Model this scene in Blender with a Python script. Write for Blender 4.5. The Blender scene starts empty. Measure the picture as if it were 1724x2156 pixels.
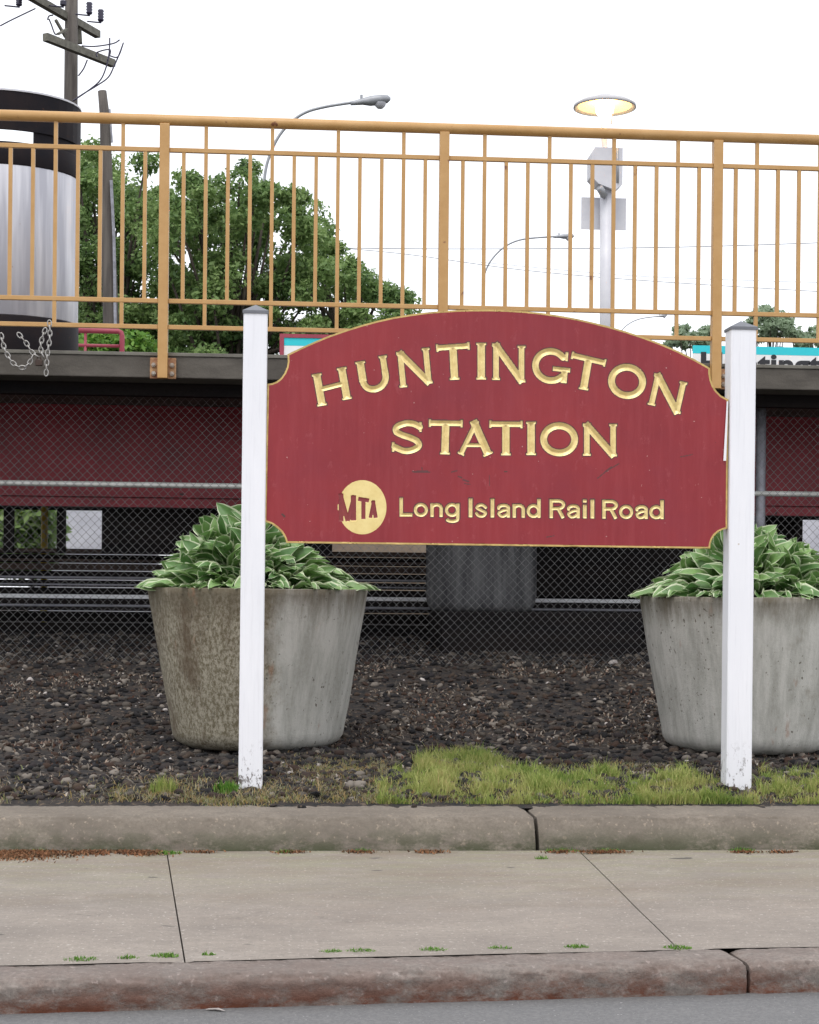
import bpy, bmesh, math, random
import numpy as np
from mathutils import Vector, Matrix, noise
random.seed(7); rng = np.random.default_rng(7)
S = bpy.context.scene; C = S.collection
PI = math.pi

# ------------------------------------------------------------------ camera
F = 3600.0; K = F / 2200.0; CX = 862.0; CY = 1245.0           # measured on the photograph at 1724 px width
PSI = math.radians(4.4); ROLL = 0.0095; EYE = 0.95
cam_d = bpy.data.cameras.new('camera'); cam = bpy.data.objects.new('camera', cam_d); C.objects.link(cam)
cam_d.sensor_fit = 'HORIZONTAL'; cam_d.sensor_width = 36; cam_d.lens = 36 * F / 1724
cam_d.shift_y = (CY - 1078) / 1724
cam_d.clip_start = 0.05; cam_d.clip_end = 3000
fw = Vector((math.sin(PSI), math.cos(PSI), 0)); rt = Vector((math.cos(PSI), -math.sin(PSI), 0)); up = Vector((0, 0, 1))
r2 = rt * math.cos(ROLL) + up * math.sin(ROLL); u2 = up * math.cos(ROLL) - rt * math.sin(ROLL)
M = Matrix((( r2.x, u2.x, -fw.x, 0), (r2.y, u2.y, -fw.y, 0), (r2.z, u2.z, -fw.z, EYE), (0, 0, 0, 1)))
cam.matrix_world = M
S.camera = cam
S.render.resolution_x = 819; S.render.resolution_y = 1024

# ------------------------------------------------------------------ sky, sun, exposure
SUN_EL = math.radians(62); SUN_ROT = math.radians(200)
w = bpy.data.worlds.new("World"); S.world = w; w.use_nodes = True
nt = w.node_tree; nt.nodes.clear()
sky = nt.nodes.new('ShaderNodeTexSky'); sky.sky_type = 'NISHITA'; sky.sun_disc = False
sky.sun_elevation = SUN_EL; sky.sun_rotation = SUN_ROT; sky.dust_density = 5.0; sky.air_density = 1.0
mx = nt.nodes.new('ShaderNodeMix'); mx.data_type = 'RGBA'; mx.inputs[0].default_value = 0.88
mx.inputs[7].default_value = (9.6, 9.8, 10.3, 1)
bg = nt.nodes.new('ShaderNodeBackground'); bg.inputs[1].default_value = 0.115
wo = nt.nodes.new('ShaderNodeOutputWorld')
nt.links.new(sky.outputs[0], mx.inputs[6]); nt.links.new(mx.outputs[2], bg.inputs[0]); nt.links.new(bg.outputs[0], wo.inputs[0])
sd = bpy.data.lights.new('sun', 'SUN'); sd.energy = 0.9; sd.angle = math.radians(25); sd.color = (1, .97, .93)
sun = bpy.data.objects.new('sun', sd); C.objects.link(sun)
az = SUN_ROT
sdir = Vector((math.sin(az) * math.cos(SUN_EL), math.cos(az) * math.cos(SUN_EL), math.sin(SUN_EL)))
sun.rotation_euler = (-sdir).to_track_quat('-Z', 'Y').to_euler()
S.view_settings.view_transform = 'Standard'; S.view_settings.look = 'None'; S.view_settings.gamma = 1
S.view_settings.exposure = 0.46

# ------------------------------------------------------------------ measuring helpers
def ray(x, y):
    u = x - CX; v = CY - y
    a = u * math.cos(ROLL) - v * math.sin(ROLL); b = u * math.sin(ROLL) + v * math.cos(ROLL)
    return fw * F + rt * a + up * b
def P(x, y, Y):
    r = ray(x, y); t = Y / r.y
    return Vector((r.x * t, Y, EYE + r.z * t))
def G(x, y, z):
    r = ray(x, y); t = (z - EYE) / r.z
    return Vector((r.x * t, r.y * t, z))
def Parr(x, y, Y):
    u = x - CX; v = CY - y
    a = u * math.cos(ROLL) - v * math.sin(ROLL); b = u * math.sin(ROLL) + v * math.cos(ROLL)
    rx = fw.x * F + rt.x * a; ry = fw.y * F + rt.y * a
    t = Y / ry
    return np.stack([rx * t, Y + 0 * x, EYE + b * t], -1)

# ------------------------------------------------------------------ material helpers
def newmat(name):
    m = bpy.data.materials.new(name); m.use_nodes = True
    n = m.node_tree; n.nodes.clear()
    b = n.nodes.new('ShaderNodeBsdfPrincipled'); o = n.nodes.new('ShaderNodeOutputMaterial')
    n.links.new(b.outputs[0], o.inputs[0])
    return m, n, b
def rgba(c): return (c[0], c[1], c[2], 1)
def mixc(n, fac, a, b, mode='MIX'):
    m = n.nodes.new('ShaderNodeMix'); m.data_type = 'RGBA'; m.blend_type = mode
    for i, v in ((0, fac), (6, a), (7, b)):
        if isinstance(v, (int, float)): m.inputs[i].default_value = v
        elif isinstance(v, tuple): m.inputs[i].default_value = rgba(v)
        else: n.links.new(v, m.inputs[i])
    return m.outputs[2]
def pos(n, scale=(1, 1, 1)):
    t = n.nodes.new('ShaderNodeTexCoord'); mp = n.nodes.new('ShaderNodeMapping'); mp.inputs[3].default_value = scale
    n.links.new(t.outputs['Object'], mp.inputs[0]); return mp.outputs[0]
def noi(n, scale, detail=4, rough=.6, sc=(1, 1, 1)):
    t = n.nodes.new('ShaderNodeTexNoise'); t.inputs['Scale'].default_value = scale
    t.inputs['Detail'].default_value = detail; t.inputs['Roughness'].default_value = rough
    n.links.new(pos(n, sc), t.inputs['Vector']); return t.outputs[0]
def ramp(n, src, lo, hi, a=0.0, b=1.0):
    r = n.nodes.new('ShaderNodeMapRange'); r.inputs[1].default_value = lo; r.inputs[2].default_value = hi
    r.inputs[3].default_value = a; r.inputs[4].default_value = b
    n.links.new(src, r.inputs[0]); return r.outputs[0]
def math_(n, op, a, b=0.0):
    m = n.nodes.new('ShaderNodeMath'); m.operation = op
    for i, v in ((0, a), (1, b)):
        if isinstance(v, (int, float)): m.inputs[i].default_value = v
        else: n.links.new(v, m.inputs[i])
    return m.outputs[0]
def bump(n, b, src, strength=.3, dist=.01):
    k = n.nodes.new('ShaderNodeBump'); k.inputs[0].default_value = strength; k.inputs[1].default_value = dist
    n.links.new(src, k.inputs['Height']); n.links.new(k.outputs[0], b.inputs['Normal'])
def axis(n, i):
    s = n.nodes.new('ShaderNodeSeparateXYZ'); n.links.new(pos(n), s.inputs[0]); return s.outputs[i]
def island(n):
    g = n.nodes.new('ShaderNodeNewGeometry'); return g.outputs['Random Per Island']

def simple(name, c1, c2=None, scale=8, rough=.7, metal=0, bmp=0, bscale=None, sc=(1, 1, 1), lo=.35, hi=.65, spots=None):
    m, n, b = newmat(name)
    c2 = c2 or tuple(x * .8 for x in c1)
    f = ramp(n, noi(n, scale, 6, .65, sc), lo, hi)
    col = mixc(n, f, c1, c2)
    if spots:                       # (colour, scale, threshold)
        g = ramp(n, noi(n, spots[1], 3, .6), spots[2], spots[2] + .05)
        col = mixc(n, g, col, spots[0])
    n.links.new(col, b.inputs['Base Color']); b.inputs['Roughness'].default_value = rough; b.inputs['Metallic'].default_value = metal
    if bmp: bump(n, b, noi(n, bscale or scale * 6, 5), bmp)
    return m
def ramp_island(name, cols, rough=.8, extra=None, spec=.3, transl=0, nscale=0):
    m, n, b = newmat(name)
    r = n.nodes.new('ShaderNodeValToRGB'); e = r.color_ramp.elements
    while len(e) < len(cols): e.new(.5)
    for i, c in enumerate(cols): e[i].position = i / (len(cols) - 1); e[i].color = rgba(c)
    src = island(n)
    if nscale:
        src = math_(n, 'ADD', math_(n, 'MULTIPLY', src, .45), ramp(n, noi(n, nscale, 5, .7), .34, .64, 0, .55))
    n.links.new(src, r.inputs[0])
    n.links.new(r.outputs[0], b.inputs['Base Color']); b.inputs['Roughness'].default_value = rough
    b.inputs['Specular IOR Level'].default_value = spec
    if transl:
        t = n.nodes.new('ShaderNodeBsdfTranslucent'); n.links.new(r.outputs[0], t.inputs[0])
        ms = n.nodes.new('ShaderNodeMixShader'); ms.inputs[0].default_value = transl
        o = [x for x in n.nodes if x.type == 'OUTPUT_MATERIAL'][0]
        n.links.new(b.outputs[0], ms.inputs[1]); n.links.new(t.outputs[0], ms.inputs[2]); n.links.new(ms.outputs[0], o.inputs[0])
    return m

MAT = {}
# concrete kerbs
def concrete(name, c1, c2, stain=None, sax=2, s0=0, s1=1, speck=(.42, .36, .33), bs=.35, fine=90):
    m, n, b = newmat(name)
    col = mixc(n, ramp(n, noi(n, 2.2, 6, .7, (1, 1, 1)), .35, .65), c1, c2)
    col = mixc(n, ramp(n, noi(n, 14, 6, .8, (.7, 1, 1.3)), .5, .68, 0, .7), col, tuple(x * .45 for x in c1))
    col = mixc(n, ramp(n, noi(n, 24, 4, .7), .60, .72, 0, .5), col, tuple(min(1, x * 1.5) for x in c1))
    col = mixc(n, ramp(n, noi(n, fine, 4, .7), .38, .66, 0, .75), col, tuple(x * .55 for x in c1))
    col = mixc(n, ramp(n, noi(n, fine * .7, 2, .5, (1, 1.1, .9)), .64, .70, 0, .5), col, speck)
    if stain:
        z = axis(n, sax); f = ramp(n, z, s1, s0)
        f = math_(n, 'MULTIPLY', f, ramp(n, noi(n, 5, 8, .8, (1, 1, 2)), .42, .56))
        col = mixc(n, f, col, stain)
    n.links.new(col, b.inputs['Base Color']); b.inputs['Roughness'].default_value = .9
    bump(n, b, noi(n, fine, 6, .75), bs, .012)
    return m
MAT['kerb1'] = concrete('weathered kerb concrete', (.24, .205, .165), (.15, .125, .10), (.055, .06, .03), 2, 0.0, .09, speck=(.36, .29, .22))
MAT['kerb2'] = concrete('street kerb concrete', (.29, .25, .22), (.21, .175, .155), (.13, .036, .014), 2, -.085, .012, bs=.7, fine=75)
# sidewalk
m, n, b = newmat('sidewalk concrete')
col = mixc(n, ramp(n, noi(n, 1.6, 8, .75, (1, 1.6, 1)), .36, .64), (.33, .285, .24), (.215, .185, .158))
col = mixc(n, ramp(n, noi(n, 160, 3, .7), .35, .65, 0, .4), col, (.19, .165, .15))
col = mixc(n, ramp(n, noi(n, 30, 4, .7, (.25, 3, 1)), .56, .72, 0, .6), col, (.36, .33, .28))
yy = axis(n, 1)
f = math_(n, 'MULTIPLY', ramp(n, yy, 3.1 * K, 3.85 * K), ramp(n, noi(n, 9, 6, .8, (.4, 1.8, 1)), .40, .60, 0, .8))
col = mixc(n, f, col, (.25, .25, .13))
f = math_(n, 'MULTIPLY', ramp(n, yy, 2.9 * K, 3.3 * K), ramp(n, noi(n, 2.2, 5, .7, (.5, 1.6, 1)), .46, .66, 0, .75))
col = mixc(n, f, col, (.20, .155, .115))
col = mixc(n, ramp(n, noi(n, 5, 6, .75, (.5, 2, 1)), .55, .75, 0, .55), col, (.19, .165, .14))
col = mixc(n, ramp(n, noi(n, 2.2, 5, .7, (1, 1.6, 1)), .58, .7, 0, .35), col, (.40, .36, .32))
col = mixc(n, ramp(n, noi(n, 26, 6, .8, (.5, 1.3, 1)), .42, .70, 0, .55), col, (.20, .175, .15))
col = mixc(n, ramp(n, noi(n, 40, 4, .8), .62, .72, 0, .5), col, (.43, .39, .35))
col = mixc(n, ramp(n, noi(n, 70, 3, .7, (1, .8, 1)), .52, .66, 0, .55), col, (.17, .15, .13))
col = mixc(n, ramp(n, noi(n, 85, 2, .6, (1, .7, 1)), .62, .70, 0, .6), col, (.50, .46, .41))
vo = n.nodes.new('ShaderNodeTexVoronoi'); vo.feature = 'DISTANCE_TO_EDGE'; vo.inputs['Scale'].default_value = .55
wv = n.nodes.new('ShaderNodeVectorMath'); wv.operation = 'ADD'; wn = n.nodes.new('ShaderNodeTexNoise'); wn.inputs['Scale'].default_value = 3; wn.inputs['Detail'].default_value = 6
n.links.new(pos(n), wn.inputs['Vector']); n.links.new(wn.outputs['Color'], wv.inputs[0]); n.links.new(pos(n), wv.inputs[1]); n.links.new(wv.outputs[0], vo.inputs['Vector'])
cr = math_(n, 'MULTIPLY', ramp(n, vo.outputs['Distance'], .004, .0), ramp(n, noi(n, 1.3, 2), .5, .6, 0, .5))
col = mixc(n, cr, col, (.12, .105, .09))
f = ramp(n, noi(n, 9, 2, .5, (.5, 1.2, 1)), .72, .74)
col = mixc(n, f, col, (.09, .08, .07))
n.links.new(col, b.inputs['Base Color']); b.inputs['Roughness'].default_value = .8
bump(n, b, noi(n, 60, 8, .8), .35, .006)
MAT['walk'] = m
MAT['asphalt'] = simple('asphalt', (.185, .183, .18), (.12, .12, .122), 90, .75, 0, .5, 200, spots=((.36, .35, .34), 90, .66))
MAT['soil'] = simple('dark cinder soil', (.038, .028, .022), (.008, .008, .009), 14, .95, 0, 1.0, 60, lo=.42, hi=.58, spots=((.11, .08, .055), 34, .60))
MAT['gravel'] = ramp_island('cinder stones', [(.007, .007, .008), (.014, .013, .014), (.022, .020, .020), (.045, .026, .018), (.020, .020, .023), (.060, .042, .030), (.040, .038, .036), (.10, .085, .07), (.20, .175, .15)], .95)
MAT['mulch'] = ramp_island('dead grass and leaf litter', [(.03, .018, .013), (.11, .07, .045), (.36, .30, .24), (.12, .05, .03), (.03, .025, .02), (.28, .24, .20), (.08, .065, .05), (.46, .41, .35)], .9)
MAT['debris'] = ramp_island('rusty leaf debris', [(.07, .035, .018), (.19, .08, .035), (.28, .14, .07), (.05, .05, .03)], .9)
MAT['palestone'] = simple('pale limestone', (.52, .48, .45), (.38, .34, .32), 30, .8, 0, .5)
MAT['grass'] = ramp_island('grass blades', [(.09, .18, .03), (.20, .29, .06), (.32, .37, .10), (.46, .44, .17), (.48, .36, .16)], .6, transl=.3, nscale=3)
MAT['drygrass'] = ramp_island('dry grass blades', [(.22, .17, .10), (.40, .33, .20), (.44, .28, .10), (.22, .26, .08), (.34, .30, .22), (.15, .20, .06)], .7, transl=.25)
MAT['weed'] = ramp_island('weed leaves', [(.06, .17, .02), (.13, .27, .04), (.20, .34, .06)], .5, transl=.3)
MAT['leaf'] = ramp_island('tree leaves', [(.06, .115, .045), (.115, .195, .065), (.18, .28, .09), (.26, .37, .13), (.42, .53, .24)], .5, transl=.4, nscale=.9)
MAT['flareleaf'] = ramp_island('flare-paled leaves', [(.24, .32, .20), (.31, .40, .26), (.38, .47, .33)], .6, transl=.5)  # lens flare haze put into the leaf colour of far foliage
MAT['bark'] = simple('bark', (.10, .08, .06), (.04, .03, .025), 20, .9, 0, .5, sc=(1, 1, .2))
MAT['creosote'] = simple('weathered pole timber', (.13, .115, .10), (.06, .05, .045), 14, .85, 0, .5, 60, sc=(1, 1, .08))
MAT['arm'] = simple('grey crossarm timber', (.20, .19, .155), (.11, .105, .085), 10, .85, 0, .3)
MAT['orange'] = simple('ochre railing paint', (.53, .31, .115), (.47, .26, .085), 7, .42, 0, .12, 40, spots=((.20, .075, .03), 11, .685))
MAT['rustplate'] = simple('rust stained bracket', (.50, .30, .15), (.24, .10, .05), 22, .7, 0, .3)
MAT['bolt'] = simple('weathered zinc bolts', (.42, .38, .33), (.26, .19, .14), 30, .5, .5, .2)
MAT['deck'] = simple('dark stained platform concrete', (.125, .112, .095), (.075, .066, .056), 3, .9, 0, .35, 60, sc=(1, 1, 2.5), spots=((.2, .17, .14), 18, .70))
MAT['decklip'] = simple('platform edge lip', (.22, .21, .18), (.14, .13, .11), 6, .9)
MAT['maroon'] = simple('maroon girder paint', (.32, .012, .026), (.20, .010, .018), 3, .45, 0, .1, 20, spots=((.03, .008, .01), 9, .70))
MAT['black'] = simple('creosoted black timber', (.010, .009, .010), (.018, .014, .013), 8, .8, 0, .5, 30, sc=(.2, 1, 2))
MAT['brownsteel'] = simple('brown rusted steel', (.085, .052, .038), (.035, .022, .018), 12, .7, .2, .3)
MAT['rail'] = simple('polished rail head', (.86, .87, .88), (.70, .70, .72), 14, .4, .1)
MAT['dimrail'] = simple('dull conduit steel', (.34, .34, .38), (.20, .20, .22), 12, .5, .3)
MAT['galv'] = simple('galvanised pipe', (.66, .66, .62), (.50, .50, .46), 12, .4, .15)
MAT['wire'] = simple('chain link wire', (.27, .27, .265), (.14, .135, .135), 12, .5, .3)
MAT['pier'] = simple('rain stained concrete pier', (.20, .20, .20), (.035, .035, .04), 4, .9, 0, .3, 40, sc=(2.5, 1, .25))
MAT['yellow'] = simple('yellow paint', (.72, .50, .03), (.60, .40, .02), 6, .5)
MAT['palewall'] = simple('pale rendered wall', (.62, .62, .67), (.48, .48, .53), 3, .8)
MAT['tanwall'] = simple('tan rendered wall', (.34, .27, .20), (.26, .20, .15), 3, .8)
MAT['lampmetal'] = simple('grey lamp metal', (.36, .37, .39), (.28, .29, .31), 6, .45, .2)
MAT['palemetal'] = simple('pale painted steel', (.60, .60, .63), (.52, .52, .56), 6, .5, .1)
MAT['shade'] = simple('lamp shade enamel', (.50, .49, .50), (.42, .41, .42), 6, .5)
MAT['blackpaint'] = simple('black bin paint', (.009, .008, .011), (.017, .012, .013), 5, .6, 0, .1, spots=((.045, .022, .016), 22, .70))
MAT['ins'] = simple('dark glazed insulator', (.04, .035, .07), (.03, .025, .05), 6, .3)
MAT['cable'] = simple('black cable', (.05, .05, .06), None, 6, .6)
MAT['greycable'] = simple('grey overhead cable', (.16, .17, .19), None, 6, .6)
MAT['maroonframe'] = simple('maroon frame paint', (.33, .045, .075), (.26, .035, .06), 6, .5)
MAT['cyan'] = simple('cyan sign stripe', (.02, .55, .62), (.02, .52, .60), 6, .5)
MAT['signwhite'] = simple('white sign face', (.80, .80, .80), (.74, .74, .75), 6, .5)
MAT['blackink'] = simple('black sign lettering', (.015, .015, .02), None, 6, .5)
MAT['chain'] = simple('galvanised chain', (.50, .49, .47), (.30, .28, .26), 60, .4, .6)
MAT['cap'] = simple('grey post cap', (.17, .175, .195), (.13, .135, .15), 8, .5, .1)
MAT['plsoil'] = simple('potting soil', (.05, .035, .025), (.02, .015, .01), 30, .95, 0, .6)
for k_ in ('black', 'blackpaint'): [setattr(x.inputs['Specular IOR Level'], 'default_value', .12) for x in MAT[k_].node_tree.nodes if x.type == 'BSDF_PRINCIPLED']
# galvanised drum body with vertical streaks
m, n, b = newmat('streaked galvanised sheet')
col = mixc(n, ramp(n, noi(n, 7, 4, .6, (1, 1, .07)), .38, .62), (.66, .66, .69), (.36, .36, .40))
col = mixc(n, ramp(n, noi(n, 9, 4, .7), .66, .72, 0, .8), col, (.28, .18, .14))
n.links.new(col, b.inputs['Base Color']); b.inputs['Roughness'].default_value = .38; b.inputs['Metallic'].default_value = .35
MAT['galvsheet'] = m
# board paint
m, n, b = newmat('maroon sign paint')
col = mixc(n, ramp(n, noi(n, 3.0, 5, .6), .3, .7), (.285, .030, .036), (.225, .024, .032))
col = mixc(n, ramp(n, noi(n, 5, 5, .7, (6, 1, .5)), .45, .75, 0, .35), col, (.34, .06, .07))
col = mixc(n, ramp(n, noi(n, 1.7, 6, .75), .48, .66, 0, .5), col, (.235, .03, .045))
col = mixc(n, ramp(n, noi(n, 22, 4, .8, (1, 1, .6)), .60, .72, 0, .35), col, (.40, .10, .11))
col = mixc(n, ramp(n, noi(n, 70, 2, .5), .77, .79), col, (.50, .30, .28))
col = mixc(n, ramp(n, noi(n, 45, 2, .5, (1, 1, 1.7)), .755, .78), col, (.06, .02, .025))
n.links.new(col, b.inputs['Base Color']); b.inputs['Roughness'].default_value = .42
b.inputs['Specular IOR Level'].default_value = .3
bump(n, b, noi(n, 30, 5, .6, (3, 1, .6)), .10, .004)
MAT['board'] = m
m, n, b = newmat('gold leaf')
col = mixc(n, ramp(n, noi(n, 35, 5, .7), .35, .68), (.86, .69, .32), (.66, .50, .20))
col = mixc(n, ramp(n, noi(n, 140, 3, .6), .62, .72, 0, .6), col, (.88, .74, .42))
n.links.new(col, b.inputs['Base Color']); b.inputs['Roughness'].default_value = .38; b.inputs['Metallic'].default_value = .25
MAT['gold'] = m
MAT['golddisc'] = simple('pale gold leaf disc', (.84, .68, .30), (.74, .57, .22), 18, .4, .2, .05)
MAT['trimgold'] = simple('aged gold edge paint', (.62, .44, .15), (.42, .28, .09), 25, .5, .1)
MAT['darkline'] = simple('letter outline shade and scuffs', (.085, .035, .03), (.12, .03, .035), 30, .6)  # dirty outline with the letters' edge shadow put into its colour; also scratches
MAT['redcut'] = simple('dark red carved logo letters', (.24, .035, .03), (.20, .025, .03), 20, .5)
# white post paint with chipped base
m, n, b = newmat('white post paint')
col = mixc(n, ramp(n, noi(n, 4, 5, .6, (3, 3, .6)), .3, .7), (.82, .82, .85), (.76, .765, .80))
z = ramp(n, axis(n, 2), .36, .20)
f = math_(n, 'MULTIPLY', z, ramp(n, noi(n, 38, 5, .75, (1, 1, .5)), .54, .60))
col = mixc(n, f, col, (.12, .10, .09))
f2 = ramp(n, noi(n, 16, 3, .6), .735, .76)
col = mixc(n, f2, col, (.5, .42, .34))
n.links.new(col, b.inputs['Base Color']); col = mixc(n, ramp(n, noi(n, 12, 5, .7, (6, 6, .25)), .52, .70, 0, .45), col, (.66, .66, .69))
n.links.new(col, b.inputs['Base Color']); b.inputs['Roughness'].default_value = .5
bump(n, b, noi(n, 14, 5, .6, (6, 6, .25)), .2, .004)
MAT['white'] = m
# planter concrete : lichen covered side and clean side
def planter_mat(name, lichen_side):
    m, n, b = newmat(name)
    x = axis(n, 0); z = axis(n, 2)
    base = mixc(n, ramp(n, noi(n, 15, 5, .7, (1, 1, .07)), .40, .62), (.50, .49, .45), (.33, .325, .29))
    base = mixc(n, ramp(n, noi(n, 60, 4, .7), .40, .75, 0, .35), base, (.52, .51, .47))
    lich = mixc(n, ramp(n, noi(n, 75, 5, .8, (1, 1, .6)), .42, .58), (.13, .108, .065), (.34, .31, .24))
    lich = mixc(n, ramp(n, noi(n, 5, 4, .7, (1, 1, .4)), .5, .68, 0, .8), lich, (.085, .055, .03))
    if lichen_side:
        f = ramp(n, math_(n, 'ADD', x, math_(n, 'MULTIPLY', noi(n, 6, 5, .7), .3)), .27, .17)
    else:
        f = ramp(n, noi(n, 3, 4, .7), .60, .72, 0, .5)
    col = mixc(n, f, base, lich)
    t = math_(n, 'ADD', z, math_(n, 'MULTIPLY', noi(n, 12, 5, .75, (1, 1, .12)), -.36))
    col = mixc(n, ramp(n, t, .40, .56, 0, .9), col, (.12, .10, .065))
    sp = ramp(n, noi(n, 55, 3, .6, (1, 1, .7)), .64, .68, 0, .85)
    sp = math_(n, 'MULTIPLY', sp, ramp(n, noi(n, 4, 3, .6), .42, .58))
    col = mixc(n, sp, col, (.07, .055, .035))
    rs = math_(n, 'MULTIPLY', ramp(n, noi(n, 8, 4, .6, (1, 1, .35)), .66, .72), .5)
    col = mixc(n, rs, col, (.28, .13, .07))
    n.links.new(col, b.inputs['Base Color']); b.inputs['Roughness'].default_value = .92
    bump(n, b, noi(n, 70, 6, .75), .35, .008)
    return m
MAT['planterA'] = planter_mat('lichened planter concrete', True)
MAT['planterB'] = planter_mat('grey planter concrete', False)
# hosta leaf: cream margin by vertex attribute
def hosta_mat():
    m, n, b = newmat('variegated hosta leaf')
    a = n.nodes.new('ShaderNodeAttribute'); a.attribute_name = 'edge'
    g = mixc(n, island(n), (.10, .22, .06), (.30, .47, .16))
    g = mixc(n, ramp(n, noi(n, 60, 3), .3, .7, 0, .4), g, (.06, .15, .045))
    col = mixc(n, ramp(n, a.outputs['Fac'], .74, .88), g, (.62, .68, .46))
    n.links.new(col, b.inputs['Base Color']); b.inputs['Roughness'].default_value = .42
    t = n.nodes.new('ShaderNodeBsdfTranslucent'); n.links.new(col, t.inputs[0])
    ms = n.nodes.new('ShaderNodeMixShader'); ms.inputs[0].default_value = .22
    o = [x for x in n.nodes if x.type == 'OUTPUT_MATERIAL'][0]
    n.links.new(b.outputs[0], ms.inputs[1]); n.links.new(t.outputs[0], ms.inputs[2]); n.links.new(ms.outputs[0], o.inputs[0])
    return m
MAT['hosta'] = hosta_mat()
def emis(name, c, s):
    m, n, b = newmat(name); b.inputs['Emission Color'].default_value = rgba(c); b.inputs['Emission Strength'].default_value = s
    b.inputs['Base Color'].default_value = rgba(c); return m
MAT['bulb'] = emis('glowing lamp bulb', (1, .72, .35), 22)
MAT['amber'] = emis('lit lamp reflector', (1.0, .62, .28), .8)

# ------------------------------------------------------------------ geometry helpers
class MB:
    def __init__(s): s.v = []; s.f = []; s.mi = []; s.k = 0
    def add(s, vs, fs, mi=0):
        o = len(s.v); s.v += [tuple(p) for p in vs]; s.f += [tuple(i + o for i in f) for f in fs]; s.mi += [mi] * len(fs)
    def box(s, x0, x1, y0, y1, z0, z1, mi=0, bev=0):
        if not bev:
            vs = [(x, y, z) for z in (z0, z1) for x, y in ((x0, y0), (x1, y0), (x1, y1), (x0, y1))]
            s.add(vs, [(3, 2, 1, 0), (4, 5, 6, 7), (0, 1, 5, 4), (1, 2, 6, 5), (2, 3, 7, 6), (3, 0, 4, 7)], mi)
            return
        bm = bmesh.new(); bmesh.ops.create_cube(bm, size=1)
        for v in bm.verts: v.co = Vector(((x0 + x1) / 2 + v.co.x * (x1 - x0), (y0 + y1) / 2 + v.co.y * (y1 - y0), (z0 + z1) / 2 + v.co.z * (z1 - z0)))
        bmesh.ops.bevel(bm, geom=bm.edges[:], offset=bev, segments=2, affect='EDGES', profile=.5)
        bm.verts.index_update()
        s.add([v.co[:] for v in bm.verts], [[v.index for v in f.verts] for f in bm.faces], mi); bm.free()
    def bar(s, p, q, wx, wz, mi=0, upv=(0, 0, 1)):
        p = Vector(p); q = Vector(q); d = (q - p).normalized(); u = Vector(upv)
        if abs(d.dot(u)) > .98: u = Vector((0, 1, 0))
        sx = d.cross(u).normalized(); sz = sx.cross(d).normalized()
        vs = []
        for c in (p, q):
            for a, b_ in ((-1, -1), (1, -1), (1, 1), (-1, 1)): vs.append(c + sx * a * wx / 2 + sz * b_ * wz / 2)
        s.add(vs, [(3, 2, 1, 0), (4, 5, 6, 7), (0, 1, 5, 4), (1, 2, 6, 5), (2, 3, 7, 6), (3, 0, 4, 7)], mi)
    def tube(s, pts, r, n=8, mi=0, cap=True, closed=False):
        pts = [Vector(p) for p in pts]; N = len(pts)
        rs = r if isinstance(r, (list, tuple)) else [r] * N
        vs = []; prev = None
        for i, p in enumerate(pts):
            if closed: d = (pts[(i + 1) % N] - pts[i - 1]).normalized()
            else: d = (pts[min(i + 1, N - 1)] - pts[max(i - 1, 0)]).normalized()
            if prev is None:
                a = Vector((0, 0, 1)) if abs(d.z) < .9 else Vector((1, 0, 0))
                x = d.cross(a).normalized()
            else: x = (prev - d * prev.dot(d)).normalized()
            prev = x; y = d.cross(x)
            for k in range(n):
                t = 2 * PI * k / n; vs.append(p + (x * math.cos(t) + y * math.sin(t)) * rs[i])
        fs = []
        for i in range(N if closed else N - 1):
            j = (i + 1) % N
            for k in range(n): k2 = (k + 1) % n; fs.append((i * n + k, i * n + k2, j * n + k2, j * n + k))
        if cap and not closed: fs.append(tuple(range(n - 1, -1, -1))); fs.append(tuple((N - 1) * n + k for k in range(n)))
        s.add(vs, fs, mi)
    def lathe(s, prof, c=(0, 0, 0), n=48, mi=0, ax=1.0, ay=1.0):
        vs = []
        for r, z in prof:
            for k in range(n):
                t = 2 * PI * k / n; vs.append((c[0] + r * ax * math.cos(t), c[1] + r * ay * math.sin(t), c[2] + z))
        fs = []
        for i in range(len(prof) - 1):
            for k in range(n): k2 = (k + 1) % n; fs.append((i * n + k, i * n + k2, (i + 1) * n + k2, (i + 1) * n + k))
        s.add(vs, fs, mi)
    def build(s, name, mats, parent=None, smooth=False):
        me = bpy.data.meshes.new(name); me.from_pydata(s.v, [], s.f)
        if not isinstance(mats, (list, tuple)): mats = [mats]
        for m_ in mats: me.materials.append(MAT[m_] if isinstance(m_, str) else m_)
        if len(mats) > 1: me.polygons.foreach_set('material_index', s.mi)
        if smooth: me.shade_smooth()
        me.update(); return link(name, me, parent)
def link(name, me, parent=None):
    o = bpy.data.objects.new(name, me); C.objects.link(o)
    if parent is not None:
        o.parent = parent
        o.matrix_parent_inverse = Matrix.Translation(-parent.location) if parent.type == 'EMPTY' else Matrix.Identity(4)
    return o
def tag(o, label, cat, group=None, kind=None):
    if label: o['label'] = label
    if cat: o['category'] = cat
    if group: o['group'] = group
    if kind: o['kind'] = kind
    return o
def thing(name, label, cat, loc=(0, 0, 0), group=None):
    o = bpy.data.objects.new(name, None); C.objects.link(o); o.location = loc; o.empty_display_size = .1
    return tag(o, label, cat, group)
def structure(o): o['kind'] = 'structure'; return o
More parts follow.
